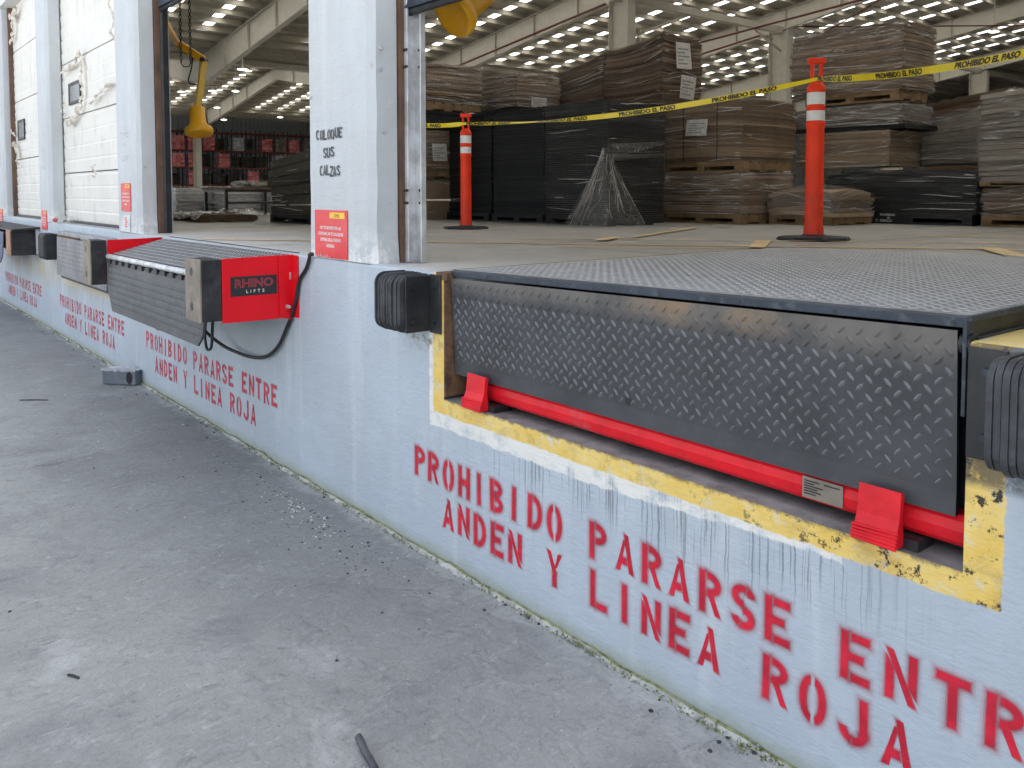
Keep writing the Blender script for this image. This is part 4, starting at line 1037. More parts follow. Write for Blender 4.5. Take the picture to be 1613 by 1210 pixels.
def tape_pt(f):
    i = min(int(f), len(anch) - 2); k = f - i; p = anch[i].lerp(anch[i + 1], k); sag = (0, .0, .085, .02, 0)[i]
    if i == 1: sag = .03
    return p - Z * (sag * 4 * k * (1 - k)), (anch[i + 1] - anch[i]).normalized()
m = MB(); pr = None; W_ = .021; N_ = 260; cols = []
for i in range(N_ + 1):
    f = (len(anch) - 1) * i / N_; p, d = tape_pt(f)
    tw = R(18) * math.sin(f * 7.0) + R(14) * noise.noise(Vector((f * 4, 0, 0))); nrm = d.cross(Z).normalized()
    if 2 < f < 3: tw += R(62) * math.exp(-((f - 2.72) / .16) ** 2)
    up = (Z * math.cos(tw) + nrm * math.sin(tw)).normalized()
    up = (up - d * up.dot(d)).normalized(); ww = W_ * (1 - .35 * math.exp(-((f - 2) / .05) ** 2) - .4 * math.exp(-((f - 3) / .05) ** 2))
    cur = (p - up * ww, p, p + up * ww); cols.append((f, p, d, up))
    if pr: m.poly([pr[0], cur[0], cur[1], pr[1]]); m.poly([pr[1], cur[1], cur[2], pr[2]])
    pr = cur
m.build('ribbon', M['tape'], tp, smooth=True)
def tape_frame(dist):   # distance along from the right end
    acc = 0
    for (f0, p0, d0, u0), (f1, p1, d1, u1) in zip(cols, cols[1:]):
        L = (p1 - p0).length
        if acc + L >= dist:
            k = (dist - acc) / L; return p0.lerp(p1, k), d0, u0.lerp(u1, k).normalized()
        acc += L
    return None
tot = sum((b[1] - a[1]).length for a, b in zip(cols, cols[1:]))
vs, fs = text_polys('PROHIBIDO EL PASO', .043, .0022, 1.0, 'LEFT', 0.0); tw_ = max(v.x for v in vs)
start = .10; xsc = .50 / tw_
while start + .52 < tot:
    bb = []; ok = True
    for v in vs:
        fr_ = tape_frame(start + .50 - v.x * xsc)
        if not fr_: ok = False; break
        p, d, u = fr_; nn = d.cross(u).normalized(); nn = nn if nn.y < 0 else -nn
        bb.append(p + u * (v.y - .015) + nn * .0015)
    if ok:
        m = MB(); b = m.verts(bb)
        for f in fs: m.face([b + i for i in f])
        m.build('tape_lettering', M['black'], tp)
    start += .80

# ------------------------------------------------------------------ swing-arm dock lamps
def dock_lamp(lab, head, axis, shoulder, elbow, rim, wallp):
    L = thing('dock_lamp', lab, 'dock lamp', shoulder, 'yellow swing arm dock lamps')
    head, axis, shoulder, elbow, wallp = Vector(head), Vector(axis).normalized(), Vector(shoulder), Vector(elbow), Vector(wallp)
    Mx = axis.to_track_quat('Z', 'Y').to_matrix().to_4x4(); k = rim / .1
    m = MB(); m.lathe([(0, -.165 * k), (.056 * k, -.165 * k), (.064 * k, -.158 * k), (.070 * k, -.03 * k), (.078 * k, -.008 * k), (.104 * k, .008 * k), (.114 * k, .03 * k), (.114 * k, .055 * k), (.107 * k, .07 * k), (.100 * k, .066 * k)], head, 28, M=Mx)
    hd = m.build('lamp_head', M['yellow'], L, smooth=True)
    m = MB(); m.lathe([(.101 * k, .064 * k), (.06 * k, .03 * k), (0, .015 * k)], head, 24, M=Mx); m.build('reflector', M['yellow'], hd, smooth=True)
    def bar(a, b, wd, ht, mat, nm):
        mm = MB(); d = (b - a).normalized(); s = d.cross(Z).normalized() if abs(d.z) < .95 else d.cross(X).normalized(); t = d.cross(s)
        q = [p + s * i * wd + t * j * ht for p in (a, b) for i in (-1, 1) for j in (-1, 1)]; bq = mm.verts(q)
        for f in ((0, 1, 3, 2), (4, 6, 7, 5), (0, 4, 5, 1), (2, 3, 7, 6), (0, 2, 6, 4), (1, 5, 7, 3)): mm.face([bq + i for i in f])
        return mm.build(nm, mat, L, bevel=.004)
    bar(wallp, shoulder, .02, .025, M['yellow'], 'bracket'); bar(shoulder, elbow, .022 * k, .030 * k, M['yellow'], 'upper_arm')
    yk = head - axis * .15 * k
    bar(elbow - Z * .01, yk, .024 * k, .026 * k, M['yellowpale'], 'lower_arm')
    m = MB(); m.tube([elbow - hn * .05 * k, elbow + hn * .05 * k], .02 * k, 8); m.tube([yk - hn * .04 * k, yk + hn * .04 * k], .016 * k, 8); m.build('joint', M['black_steel'], L)
    m = MB(); mid = elbow.lerp(yk, .5)
    m.tube(smooth([shoulder.lerp(elbow, .6), shoulder.lerp(elbow, .5) - Z * .14 * k, mid - hv * .10 * k + Z * .02, mid]), .006 * k, 6)
    m.tube(smooth([mid.lerp(yk, .6), yk + hv * .06 * k, head + hv * .07 * k - axis * .08 * k, head + hv * .08 * k]), .006 * k, 6); m.build('lead', M['cable'], L)
    return L
dock_lamp('yellow dock lamp hanging on a bent arm inside the open bay with the red lift', (-8.105, .745, 2.155), (.22, -.02, -1), (-8.26, .62, 2.93), (-8.09, .80, 2.775), .112, (-7.44, .26, 2.95))
dock_lamp('yellow dock lamp head cut off by the raised door above the leveller bay', (-3.60, .545, 2.470), (.02, -.74, -.52), (-3.40, 1.22, 2.93), (-3.30, .87, 2.74), .108, (-3.50, .26, 2.95))
ch = MB()
for s, (x, y, z0, z1) in enumerate(((-8.12, .60, 2.72, 3.4), (-8.10, .68, 2.72, 3.4))):
    k = 0; z = z1
    while z > z0:
        d = Vector((1, 0, 0)) if k % 2 else Vector((0, 1, 0)); pts = [Vector((x, y, z)) + d * .011 * math.cos(a * .785) + Z * .020 * math.sin(a * .785) for a in range(9)]
        ch.tube(pts, .0042, 5, cap=False); z -= .031; k += 1
ch.tube([(-8.12, .60, 2.73), (-8.115, .62, 2.70), (-8.105, .66, 2.70), (-8.10, .68, 2.73)], .005, 5)
tag(ch.build('hoist_chain', M['black_steel'], smooth=True), 'dark steel pull chain hanging inside the open bay by the yellow lamp', 'chain')

# ------------------------------------------------------------------ pallets and pallet loads
def pallet(x0, x1, y0, y1, z0, h, mat, lab, group='pallets under the loads', text=False):
    m = MB(); W, D = x1 - x0, y1 - y0; t = h * .17
    n = max(5, int(D / .14))
    for i in range(n): a = y0 + D * i / n; m.box(x0, a, z0 + h - t, x1, a + D / n * .82, z0 + h)
    for i in range(3): a = x0 + (W - .1) * i / 2; m.box(a, y0, z0 + h * .2, a + .1, y1, z0 + h - t - .001)
    for i in range(n): 
        if i % 2 == 0: a = y0 + D * i / n; m.box(x0, a, z0 + .001, x1, a + D / n * .8, z0 + h * .2 - .001)
    for a in (y0, y1 - .03):       # side stringers seen from the dock
        m.box(x0, a + .004, z0 + h * .55, x1, a + .022, z0 + h - t - .002)
    o = m.build('pallet', mat); tag(o, lab, 'pallet', group)
    if text:
        mb = MB(); words_ = []
        for s, dx, dz_, sz in (('PROPIEDAD', .62, .088, .030), ('DE', .70, .058, .024), ('PEPSICO', .62, .022, .034)):
            mw = MB(); put_text(mw, s, Vector((x0 + dx, y0 - .002, z0 + dz_)), X, Z, sz, .0009, 1.05); words_.append(mw)
        mb.tube([Vector((x0 + .585 + .014 * math.cos(a * .4), y0 - .002, z0 + .035 + .014 * math.sin(a * .4))) for a in range(17)], .0025, 4)
        m2 = MB(); m2.box(x0 + .50, y0 + .0005, z0 + .012, x0 + .98, y0 + .0035, z0 + .118); m2.build('panel', mat, o)
        mb.build('stamped_emblem', M['white'], o)
        for mw in words_: mw.build('stamped_text', M['white'], o)
    return o
def load(lab, x0, x1, y0, y1, z0, z1, mat, th=.028, jit=.012, sag=.0, bulge=0.0, wrap='film', lean=(0, 0), seed=0, group='wrapped pallet loads in the warehouse', papers=(), straps=0, cat='pallet load', tilt=(0, 0)):
    L = thing('pallet_load', lab, cat, ((x0 + x1) / 2, (y0 + y1) / 2, z0), group); rnd = random.Random(seed)
    W, D, H = x1 - x0, y1 - y0, z1 - z0; n = max(2, int(H / th))
    def warp(x, y, z):
        fx, fy, fz = (x - x0) / W, (y - y0) / D, (z - z0) / H
        s = sag * (4 * (fx - .5) ** 2) * (.35 + .65 * fz) + .5 * sag * (4 * (fy - .5) ** 2) * fz
        dzz = -s + .010 * noise.noise(Vector((x * 3, y * 3, z * 2 + seed))) * fz + (tilt[0] * (fx - .5) + tilt[1] * (fy - .5)) * fz
        bx = bulge * math.sin(math.pi * fz)
        return Vector((x + lean[0] * fz + bx * (fx - .5) * 2 + .012 * noise.noise(Vector((z * 3, seed, 0))), y + lean[1] * fz + bx * (fy - .5) * 2, z + dzz))
    m = MB(); ex, ey = 7, 5
    for i in range(n):
        za = z0 + H * i / n; zb = z0 + H * (i + .86) / n; jx, jy = rnd.uniform(-jit, jit), rnd.uniform(-jit, jit); gx, gy = rnd.uniform(-jit, jit) * .6, rnd.uniform(-jit, jit) * .6
        per = [(x0 + W * k / ex, y0) for k in range(ex)] + [(x1, y0 + D * k / ey) for k in range(ey)] + [(x1 - W * k / ex, y1) for k in range(ex)] + [(x0, y1 - D * k / ey) for k in range(ey)]
        cx, cy = (x0 + x1) / 2, (y0 + y1) / 2; tn = rnd.random() ** 1.4
        pb = [warp(cx + (a - cx) * (1 + gx / W) + jx, cy + (b - cy) * (1 + gy / D) + jy, za) for a, b in per]
        pt = [warp(cx + (a - cx) * (1 + gx / W) + jx, cy + (b - cy) * (1 + gy / D) + jy, zb) for a, b in per]
        b0 = m.verts(pb); t0 = m.verts(pt); k_ = len(per)
        for k in range(k_): m.face((b0 + k, b0 + (k + 1) % k_, t0 + (k + 1) % k_, t0 + k), 0, tn)
        m.face(range(t0, t0 + k_), 0, min(1, tn + .1)); m.face(range(b0 + k_ - 1, b0 - 1, -1), 0, tn * .7)
    m.build('stacked_sheets', M[mat], L)
    if wrap:
        m = MB(); o_ = .016; nu, nv = 14, max(4, int(H / .1))
        per = []
        def ring(fz):
            z = z0 - .01 + (H + .02) * fz; out = []
            cs = [(x0 - o_, y0 - o_), (x1 + o_, y0 - o_), (x1 + o_, y1 + o_), (x0 - o_, y1 + o_)]
            for c in range(4):
                a, b = cs[c], cs[(c + 1) % 4]
                for k in range(nu):
                    f = k / nu; x, y = a[0] + (b[0] - a[0]) * f, a[1] + (b[1] - a[1]) * f
                    p = warp(x, y, z); e = .010 * noise.noise(Vector((x * 6 + z * 9, y * 6 - z * 5, z * 14 + seed)))
                    nx_, ny_ = ((0, -1), (1, 0), (0, 1), (-1, 0))[c]
                    out.append(p + Vector((nx_ * e, ny_ * e, .02 * noise.noise(Vector((x * 8, y * 8, seed + 3))) * (1 if fz in (0, 1) else 0))))
            return m.verts(out)
        rs = [ring(i / nv) for i in range(nv + 1)]; K = nu * 4
        for a, b in zip(rs, rs[1:]):
            for k in range(K): m.face((a + k, a + (k + 1) % K, b + (k + 1) % K, b + k))
        top = rs[-1]; cv = m.verts([warp((x0 + x1) / 2, (y0 + y1) / 2, z1 + .014)])
        for k in range(K): m.face((top + k, top + (k + 1) % K, cv))
        ns = 26 if wrap != 'filmblack' else 16
        for q_ in range(ns):      # pale ribbons, highlights painted along taut creases in the film
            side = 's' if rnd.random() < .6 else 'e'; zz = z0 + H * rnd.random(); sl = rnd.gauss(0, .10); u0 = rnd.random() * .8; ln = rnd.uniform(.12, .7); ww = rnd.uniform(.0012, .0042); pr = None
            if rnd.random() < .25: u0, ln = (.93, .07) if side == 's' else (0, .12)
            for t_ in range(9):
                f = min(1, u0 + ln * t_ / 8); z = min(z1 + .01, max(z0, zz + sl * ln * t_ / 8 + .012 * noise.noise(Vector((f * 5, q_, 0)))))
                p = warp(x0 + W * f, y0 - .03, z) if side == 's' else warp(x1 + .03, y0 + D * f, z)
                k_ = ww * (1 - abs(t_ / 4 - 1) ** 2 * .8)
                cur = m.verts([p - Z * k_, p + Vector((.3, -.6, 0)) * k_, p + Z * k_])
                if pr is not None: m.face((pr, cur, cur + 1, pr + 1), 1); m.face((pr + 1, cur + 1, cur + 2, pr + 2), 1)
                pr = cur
        m.build('plastic_wrap', [M[wrap], M['crease_glint']], L, smooth=True)
    for side, f0, f1, g0, g1, tl in papers:     # label sheets: side, horizontal span, vertical span, tilt
        m = MB(); q = []
        for f, g in ((f0, g0), (f1, g0), (f1, g1), (f0, g1)):
            z = z0 + H * (g + tl * (f - (f0 + f1) / 2)); ff = f - tl * (g - (g0 + g1) / 2)
            p = warp(x0 + W * ff, y0, z) - Y * .030 if side == 's' else warp(x1, y0 + D * ff, z) + X * .030
            q.append(p)
        m.poly(q); nrm = (-Y if side == 's' else X) * .002
        for r_ in range(5):
            a, b = .78 - r_ * .14, .72 - r_ * .14; e = (.85, .6, .9, .5, .75)[r_]
            def bl(u, v): return q[0] * (1 - u) * (1 - v) + q[1] * u * (1 - v) + q[2] * u * v + q[3] * (1 - u) * v + nrm
            m.poly([bl(.1, b), bl(e, b), bl(e, a), bl(.1, a)], 1)
        m.build('paper_label', [M['paper'], simple('label_print', (.30, .29, .28), .7, bump=0)], L)
    if straps:
        m = MB()
        for s in range(straps):
            f = (s + .7) / (straps + .4); x = x0 + W * f
            pts = [warp(x, y0, z0 + H * k / 8) - Y * .012 for k in range(9)] + [warp(x, y1, z1) + Z * .01]
            m.tube(pts, .006, 4, flat=.5)
        m.build('strap', M['black_steel'], L)
    return L
F = FZ
# three black pad stacks in the middle of the right opening
BW = 'black_pads'
g = 'tall stacks of black pads'
load('tall stack of black pads wrapped in film, loose film hanging from its corner', -6.97, -6.03, 4.05, 4.90, F + .10, 2.46, 'blackload', .022, .004, wrap='filmblack', seed=1, group=g)
load('tall stack of bare black pads, middle one of the three', -7.92, -7.02, 4.08, 4.92, F + .10, 2.47, 'blackload', .022, .006, wrap=None, seed=2, group=g, straps=0)
load('tall stack of bare black pads behind the smaller looking orange post', -8.84, -7.98, 4.10, 4.92, F + .10, 2.42, 'blackload', .022, .006, wrap=None, seed=3, group=g)
for i, (a, b, lab) in enumerate(((-6.97, -6.03, 'black plastic pallet under the film wrapped black pads'), (-7.92, -7.02, 'black plastic pallet under the middle black pad stack'), (-8.84, -7.98, 'black plastic pallet under the black pad stack behind the smaller orange post'))):
    pallet(a, b, 4.06, 4.9, F, .098, M['blackpallet'], lab)
# loose film hanging off the corner of the wrapped black stack
m = MB(); rows = []
for i in range(19):
    f = i / 18; z = 1.98 - (1.98 - F - .004) * f; sp = f ** 1.25; row = []
    for k in range(25):
        t = k / 24; ang = t * 1.0
        if t < .62: q = Vector((-6.02 - (.62 - t) / .62 * (.02 + .58 * sp), 4.03 - .03 - .20 * sp * math.sin(t / .62 * 1.5), z))
        else: q = Vector((-6.00 + .10 * sp, 4.02 + (t - .62) / .38 * (.05 + .42 * sp) - .12 * sp * (1 - (t - .62) / .38), z))
        nn = noise.noise(Vector((t * 13, f * 3.5, 1))) * .055 * (.2 + f) + noise.noise(Vector((t * 30, f * 9, 7))) * .022
        row.append(q + Vector((.55, -.83, 0)) * (nn + .02))
    rows.append(m.verts(row))
for a, b in zip(rows, rows[1:]):
    for k in range(24): m.face((a + k, a + k + 1, b + k + 1, b + k))
for q_ in range(60):      # pale ribbons painted as highlights on folds of the loose film
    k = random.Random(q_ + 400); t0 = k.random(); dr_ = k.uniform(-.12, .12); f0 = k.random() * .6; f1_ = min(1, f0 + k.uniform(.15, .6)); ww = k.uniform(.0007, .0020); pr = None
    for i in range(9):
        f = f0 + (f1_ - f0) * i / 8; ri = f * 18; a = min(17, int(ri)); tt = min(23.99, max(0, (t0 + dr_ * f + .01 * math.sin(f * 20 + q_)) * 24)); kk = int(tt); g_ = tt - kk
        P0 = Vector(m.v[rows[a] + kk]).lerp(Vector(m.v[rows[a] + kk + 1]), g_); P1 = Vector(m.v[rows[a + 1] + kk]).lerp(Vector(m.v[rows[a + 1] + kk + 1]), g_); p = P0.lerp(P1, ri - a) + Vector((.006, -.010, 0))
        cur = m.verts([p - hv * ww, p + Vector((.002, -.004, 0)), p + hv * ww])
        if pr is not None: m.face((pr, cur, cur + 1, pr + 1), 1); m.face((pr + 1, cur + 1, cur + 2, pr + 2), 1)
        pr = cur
pr = None     # the trailing edge on the floor and the taut upper strands
for i in range(16):
    f = i / 15; cur = m.verts([(-6.62 - .45 * f, 3.86 - .02 * math.sin(f * 9) + .05 * f, F + .006), (-6.62 - .45 * f, 3.90 + .06 * f, F + .03 + .02 * math.sin(f * 14) * (1 - f)), (-6.62 - .45 * f, 3.97, F + .006)])
    if pr is not None: m.face((pr, cur, cur + 1, pr + 1)); m.face((pr + 1, cur + 1, cur + 2, pr + 2))
    pr = cur
for a, b, w0, w1 in (((-6.0, 4.06, 1.98), (-5.985, 4.88, 2.06), .10, .02), ((-6.0, 4.05, 1.90), (-5.985, 4.86, 1.93), .05, .01)):
    a, b = Vector(a), Vector(b); pr = None
    for i in range(13):
        f = i / 12; p = a.lerp(b, f) + X * (.018 + .012 * noise.noise(Vector((f * 7, a.z, 0)))); ww = w0 + (w1 - w0) * f
        cur = m.verts([p - Z * ww, p + X * .01, p + Z * ww * .4])
        if pr is not None: m.face((pr, cur, cur + 1, pr + 1)); m.face((pr + 1, cur + 1, cur + 2, pr + 2))
        pr = cur
tag(m.build('loose_film', [M['crumple'], M['crease_glint']], smooth=True), 'crumpled clear film trailing from the corner of the black pads down to the floor', 'plastic film')
# far left pile beside the track
load('film wrapped brown stack high up beside the door track, on a black pallet load', -10.0, -8.90, 3.78, 4.64, 2.66, 3.16, 'card', .03, .02, .02, .0, 'filmheavy', seed=4)
pallet(-10.0, -8.90, 3.78, 4.64, 2.55, .108, M['wood'], 'wooden pallet under the high brown stack beside the door track')
load('thin black pad layer carrying the high brown stack beside the door track', -10.0, -8.86, 3.76, 4.66, 2.32, 2.545, 'blackload', .03, .006, wrap=None, seed=5, cat='pads')
load('brown film wrapped load with paper sheet, glimpsed between the door track and black pads', -9.95, -8.90, 3.78, 4.64, 1.83, 2.31, 'card', .03, .012, 0, 0, 'filmheavy', seed=6, papers=(('e', .1, .35, .2, .65, .03),))
pallet(-9.95, -8.90, 3.78, 4.64, 1.72, .108, M['wood'], 'wooden pallet halfway up the pile beside the door track')
load('plain brown carton load on the floor between the door track and black pads', -9.95, -8.90, 3.80, 4.64, F, 1.715, 'cardlight', .26, .006, 0, .01, 'film', seed=7)
load('small brown wrapped stack behind the black pads, second from the door track', -9.55, -8.62, 5.0, 5.75, 2.66, 3.10, 'card', .03, .014, .015, 0, 'filmheavy', seed=8, papers=(('e', .3, .65, .02, .3, .02),))
load('dark load carrying the small brown wrapped stack behind the black pads', -9.55, -8.62, 5.0, 5.75, F, 2.65, 'blackload', .05, .01, wrap=None, seed=9)
# big brown curved stacks above the black pads
load('large curved brown cardboard stack above the black pads, paper sheets on its end', -8.0, -7.06, 6.02, 6.72, 2.62, 3.37, 'carddark', .024, .016, -.05, .03, 'film', seed=10, tilt=(.10, 0), papers=(('e', .30, .68, .52, .90, .05), ('e', .42, .80, .08, .42, -.05)))
load('lower half of the large brown stack above the black pads, its left neighbour', -9.25, -8.04, 6.02, 6.72, 2.62, 3.22, 'carddark', .024, .014, -.03, .02, 'film', seed=11, tilt=(.22, 0))
load('dark load hidden behind the black pads, under the large brown stack', -9.25, -7.06, 6.02, 6.72, F, 2.61, 'blackload', .05, .01, wrap=None, seed=12)
# brown two-tier stack
load('strapped brown cardboard stack with a white paper sheet, upper of its two tiers', -6.58, -5.49, 5.50, 6.44, 1.88, 2.57, 'card', .026, .012, .035, .01, 'film', seed=13, papers=(('s', .34, .60, .42, .68, -.08),), straps=2)
pallet(-6.58, -5.49, 5.50, 6.44, 1.755, .12, M['wood'], 'wooden pallet between the two tiers of the strapped brown stack')
load('film wrapped brown cardboard stack, lower of its two tiers, on the floor pallet', -6.58, -5.50, 5.50, 6.46, F + .115, 1.75, 'card', .026, .008, 0, .005, 'filmheavy', seed=14)
pallet(-6.58, -5.50, 5.50, 6.46, F, .11, M['wood'], 'wooden floor pallet under the two-tier brown stack')
load('low flattened brown boxes with loose film, behind the taller looking orange post', -5.46, -4.72, 5.95, 6.75, F + .11, 1.62, 'card', .05, .03, .06, .0, 'crumple', seed=15)
pallet(-5.46, -4.72, 5.95, 6.75, F, .105, M['wood'], 'wooden pallet under the low flattened boxes behind the orange post')
# right hand pile
load('black pads in sagging film on a printed black pallet, behind the taller orange post', -5.38, -3.76, 6.96, 8.45, F + .125, 1.80, 'blackload', .024, .012, .035, .02, 'filmblack', seed=16)
pallet(-5.36, -3.78, 6.95, 8.45, F, .122, M['blackpallet'], 'black plastic pallet with white PROPIEDAD DE PEPSICO print', text=True)
load('smooth brown wrapped load resting on the black film wrapped pads', -5.80, -4.70, 7.03, 7.74, 1.83, 2.225, 'cardlight', .03, .006, .0, .0, 'film', seed=17)
load('grey brown wrapped load leaning to the right of the smooth brown one', -4.97, -3.85, 7.80, 8.5, 1.86, 2.42, 'greyload', .03, .012, .01, .01, 'filmheavy', seed=18, tilt=(.16, 0))
load('grey film wrapped flat load over black sheets, under the big top stack', -5.92, -4.62, 7.10, 7.80, 2.29, 2.53, 'greyload', .03, .012, .015, .012, 'filmheavy', seed=19)
load('thin black sheets sandwiched under the grey film wrapped flat load', -5.94, -4.55, 7.06, 7.79, 2.235, 2.285, 'blackload', .02, .012, .0, .0, None, seed=20, cat='sheets')
pallet(-5.80, -4.66, 7.14, 7.80, 2.545, .125, M['wood'], 'yellowish wooden pallet under the big top stack at right')
load('big grey brown wrapped cardboard stack at the very top of the right pile', -5.98, -4.62, 7.14, 7.84, 2.675, 3.42, 'card', .030, .016, .02, .01, 'filmheavy', seed=21)
load('dark brown cardboard stack farther back between the top stack and the right edge', -5.35, -4.30, 9.2, 9.9, F, 2.75, 'carddark', .03, .012, .0, .0, None, seed=22, tilt=(.14, 0))
load('tall grey film wrapped load cut off by the right edge of the photo', -3.72, -2.62, 6.95, 7.95, 1.655, 2.55, 'greyload', .05, .012, .03, .015, 'filmheavy', seed=23)
pallet(-3.72, -2.62, 6.95, 7.95, 1.60, .05, M['wood'], 'thin wooden board under the tall grey load at the right edge')
load('dark wrapped load under the tall grey one at the right edge', -3.68, -2.62, 6.97, 7.95, F + .125, 1.595, 'carddark', .04, .016, .01, .01, 'filmheavy', seed=24)
pallet(-3.70, -2.60, 6.96, 7.96, F, .122, M['wood'], 'wooden floor pallet at the right edge under the dark wrapped load')
# left opening
g = 'grey film bales in the left opening'
load('grey film covered bale on the floor at the left of the open bay', -14.75, -14.19, 2.45, 3.02, F + .02, 1.62, 'rackload_grey', .055, .01, 0, .012, 'filmheavy', seed=30, group=g)
load('grey film covered bale next to the dark cart, second bale in the open bay', -14.75, -13.85, 3.06, 3.75, F + .02, 1.62, 'rackload_grey', .055, .01, 0, .012, 'filmheavy', seed=31, group=g)
load('grey film covered bale partly hidden behind the dark steel cart', -14.4, -13.55, 3.80, 4.45, F + .02, 1.60, 'rackload_grey', .055, .01, 0, .012, 'filmheavy', seed=32, group=g)
for x, s_ in ((-10.55, 1), (-10.55, 2), (-10.55, 3)): pass
load('tall dark olive carton stack against the pillar, right side of the open bay', -9.37, -8.30, 1.97, 2.9, F + .10, 1.96, 'greenload', .105, .035, .0, .012, 'film', seed=33, tilt=(.12, 0))
pallet(-9.37, -8.30, 1.97, 2.9, F, .098, M['blackpallet'], 'black pallet under the dark olive cartons in the open bay')
t_ = thing('steel_cart', 'dark steel frame cart with a plank top, in front of the grey bales', 'cart', (-11.9, 2.6, F))
m = MB(); x0, x1, y0, y1 = -12.55, -11.75, 2.35, 3.25
for a in (x0, x1):
    for b_ in (y0, y1): m.box(a - .02, b_ - .02, F, a + .02, b_ + .02, F + .36)
m.box(x0, y0, F + .18, x1, y1, F + .20); m.box(x0 - .03, y0 - .03, F + .345, x1 + .03, y1 + .03, F + .375); m.build('frame', M['black_steel'], t_)
m = MB(); m.box(x0 - .05, y0 - .05, F + .376, x1 + .05, y1 + .05, F + .405); m.build('plank_top', M['woodrack'], t_)
load('small film wrapped bundle lying on the dark steel cart', x0 + .1, x1, y0 + .35, y1, F + .41, F + .50, 'greyload', .03, .012, .01, .01, 'filmheavy', seed=34, cat='bundle')
pallet(-11.0, -9.75, 1.30, 1.98, F, .075, M['woodrack'], 'empty old wooden pallet covered by white film in the open bay')
m = MB(); rows = []
for j in range(11):
    row = []
    for i in range(21):
        fx, fy = i / 20, j / 10; x = -10.75 + 1.15 * fx; y = 1.22 + .80 * fy
        z = F + .082 + .05 * abs(noise.noise(Vector((x * 4, y * 5, 0)))) + .10 * fx * abs(noise.noise(Vector((x * 7, y * 6, 4)))) - (.07 if j == 0 else 0)
        row.append((x, y, z))
    rows.append(m.verts(row))
for a, b in zip(rows, rows[1:]):
    for k in range(20): m.face((a + k, a + k + 1, b + k + 1, b + k))
tag(m.build('film_sheet', film('white_crumpled_film', .30, .6, (1.2, 1.2, 1.2), .9), smooth=True), 'crumpled whitish film sheet lying over the empty pallet in the open bay', 'plastic film')

# ------------------------------------------------------------------ warehouse shell: zigzag roof
VAL = -43.0
BX = [(-113, 8.5), (-95.5, 10.95), (-78, 8.5), (-60.5, 10.95), (-43, 8.5), (-17, 12.14), (9.5, 8.5)]
def rz(x):
    for (a, za), (b, zb) in zip(BX, BX[1:]):
        if x <= b: return za + (zb - za) * (x - a) / (b - a)
    return BX[-1][1]
roof = thing('warehouse_roof', 'cream ribbed warehouse roof with rows of bright skylight strips and steel frames', 'roof', (-40, 40, 8.5))
BAYS = [1.5 + 11.5 * i for i in range(7)]; OFF = (4.0, 6.1, 8.2, 10.3); SWD = .44
rows_ = [b + o for b in BAYS for o in OFF if b + o < 60]
slopes = [(a[0], b[0]) for a, b in zip(BX, BX[1:])]
m = MB()
for a, b in slopes:
    strips = a > -79
    lo, hi = (a + 3.2, b - 1.0) if rz(a) < rz(b) else (a + 1.0, b - 3.2)
    def q(x0, x1, y0, y1): m.poly([(x0, y0, rz(x0 + 1e-4)), (x1, y0, rz(x1 - 1e-4)), (x1, y1, rz(x1 - 1e-4)), (x0, y1, rz(x0 + 1e-4))])
    if not strips: q(a, b, -.3, YB); continue
    q(a, lo, -.3, YB); q(hi, b, -.3, YB); y = -.3
    for r_ in rows_: q(lo, hi, y, r_ - SWD / 2); y = r_ + SWD / 2
    q(lo, hi, y, YB)
m.build('roof_deck', M['roof'], roof)
proto = {}
for a, b in slopes:
    if a < -79: continue  # slope over the dock is unseen; its strips are added to brighten the interior
    lo, hi = (a + 3.2, b - 1.0) if rz(a) < rz(b) else (a + 1.0, b - 3.2)
    for r_ in rows_:
        m = MB(); m.poly([(lo, r_ - SWD / 2 - .02, rz(lo) + .03), (hi, r_ - SWD / 2 - .02, rz(hi) + .03), (hi, r_ + SWD / 2 + .02, rz(hi) + .03), (lo, r_ + SWD / 2 + .02, rz(lo) + .03)])
        m.build('skylight', M['skylight'], roof)
pm = None
x = -78.0 + .6
while x < 8.5:      # purlins along the building's depth
    if min(abs(x - q_[0]) for q_ in BX) > .15:
        if pm is None:
            m = MB(); m.prism([(-.035, -.24), (.035, -.24), (.035, -.225), (-.02, -.225), (-.02, -.015), (.035, -.015), (.035, -.003), (-.035, -.003)], 0, YB - .4, 'y'); pm = m.build('purlin', M['purlin'], roof); o = pm
        else: o = pm.copy(); COL.objects.link(o); o.parent = roof
        o.location = Vector((x, .32, rz(x) - .006)) - roof.location
    x += 1.2
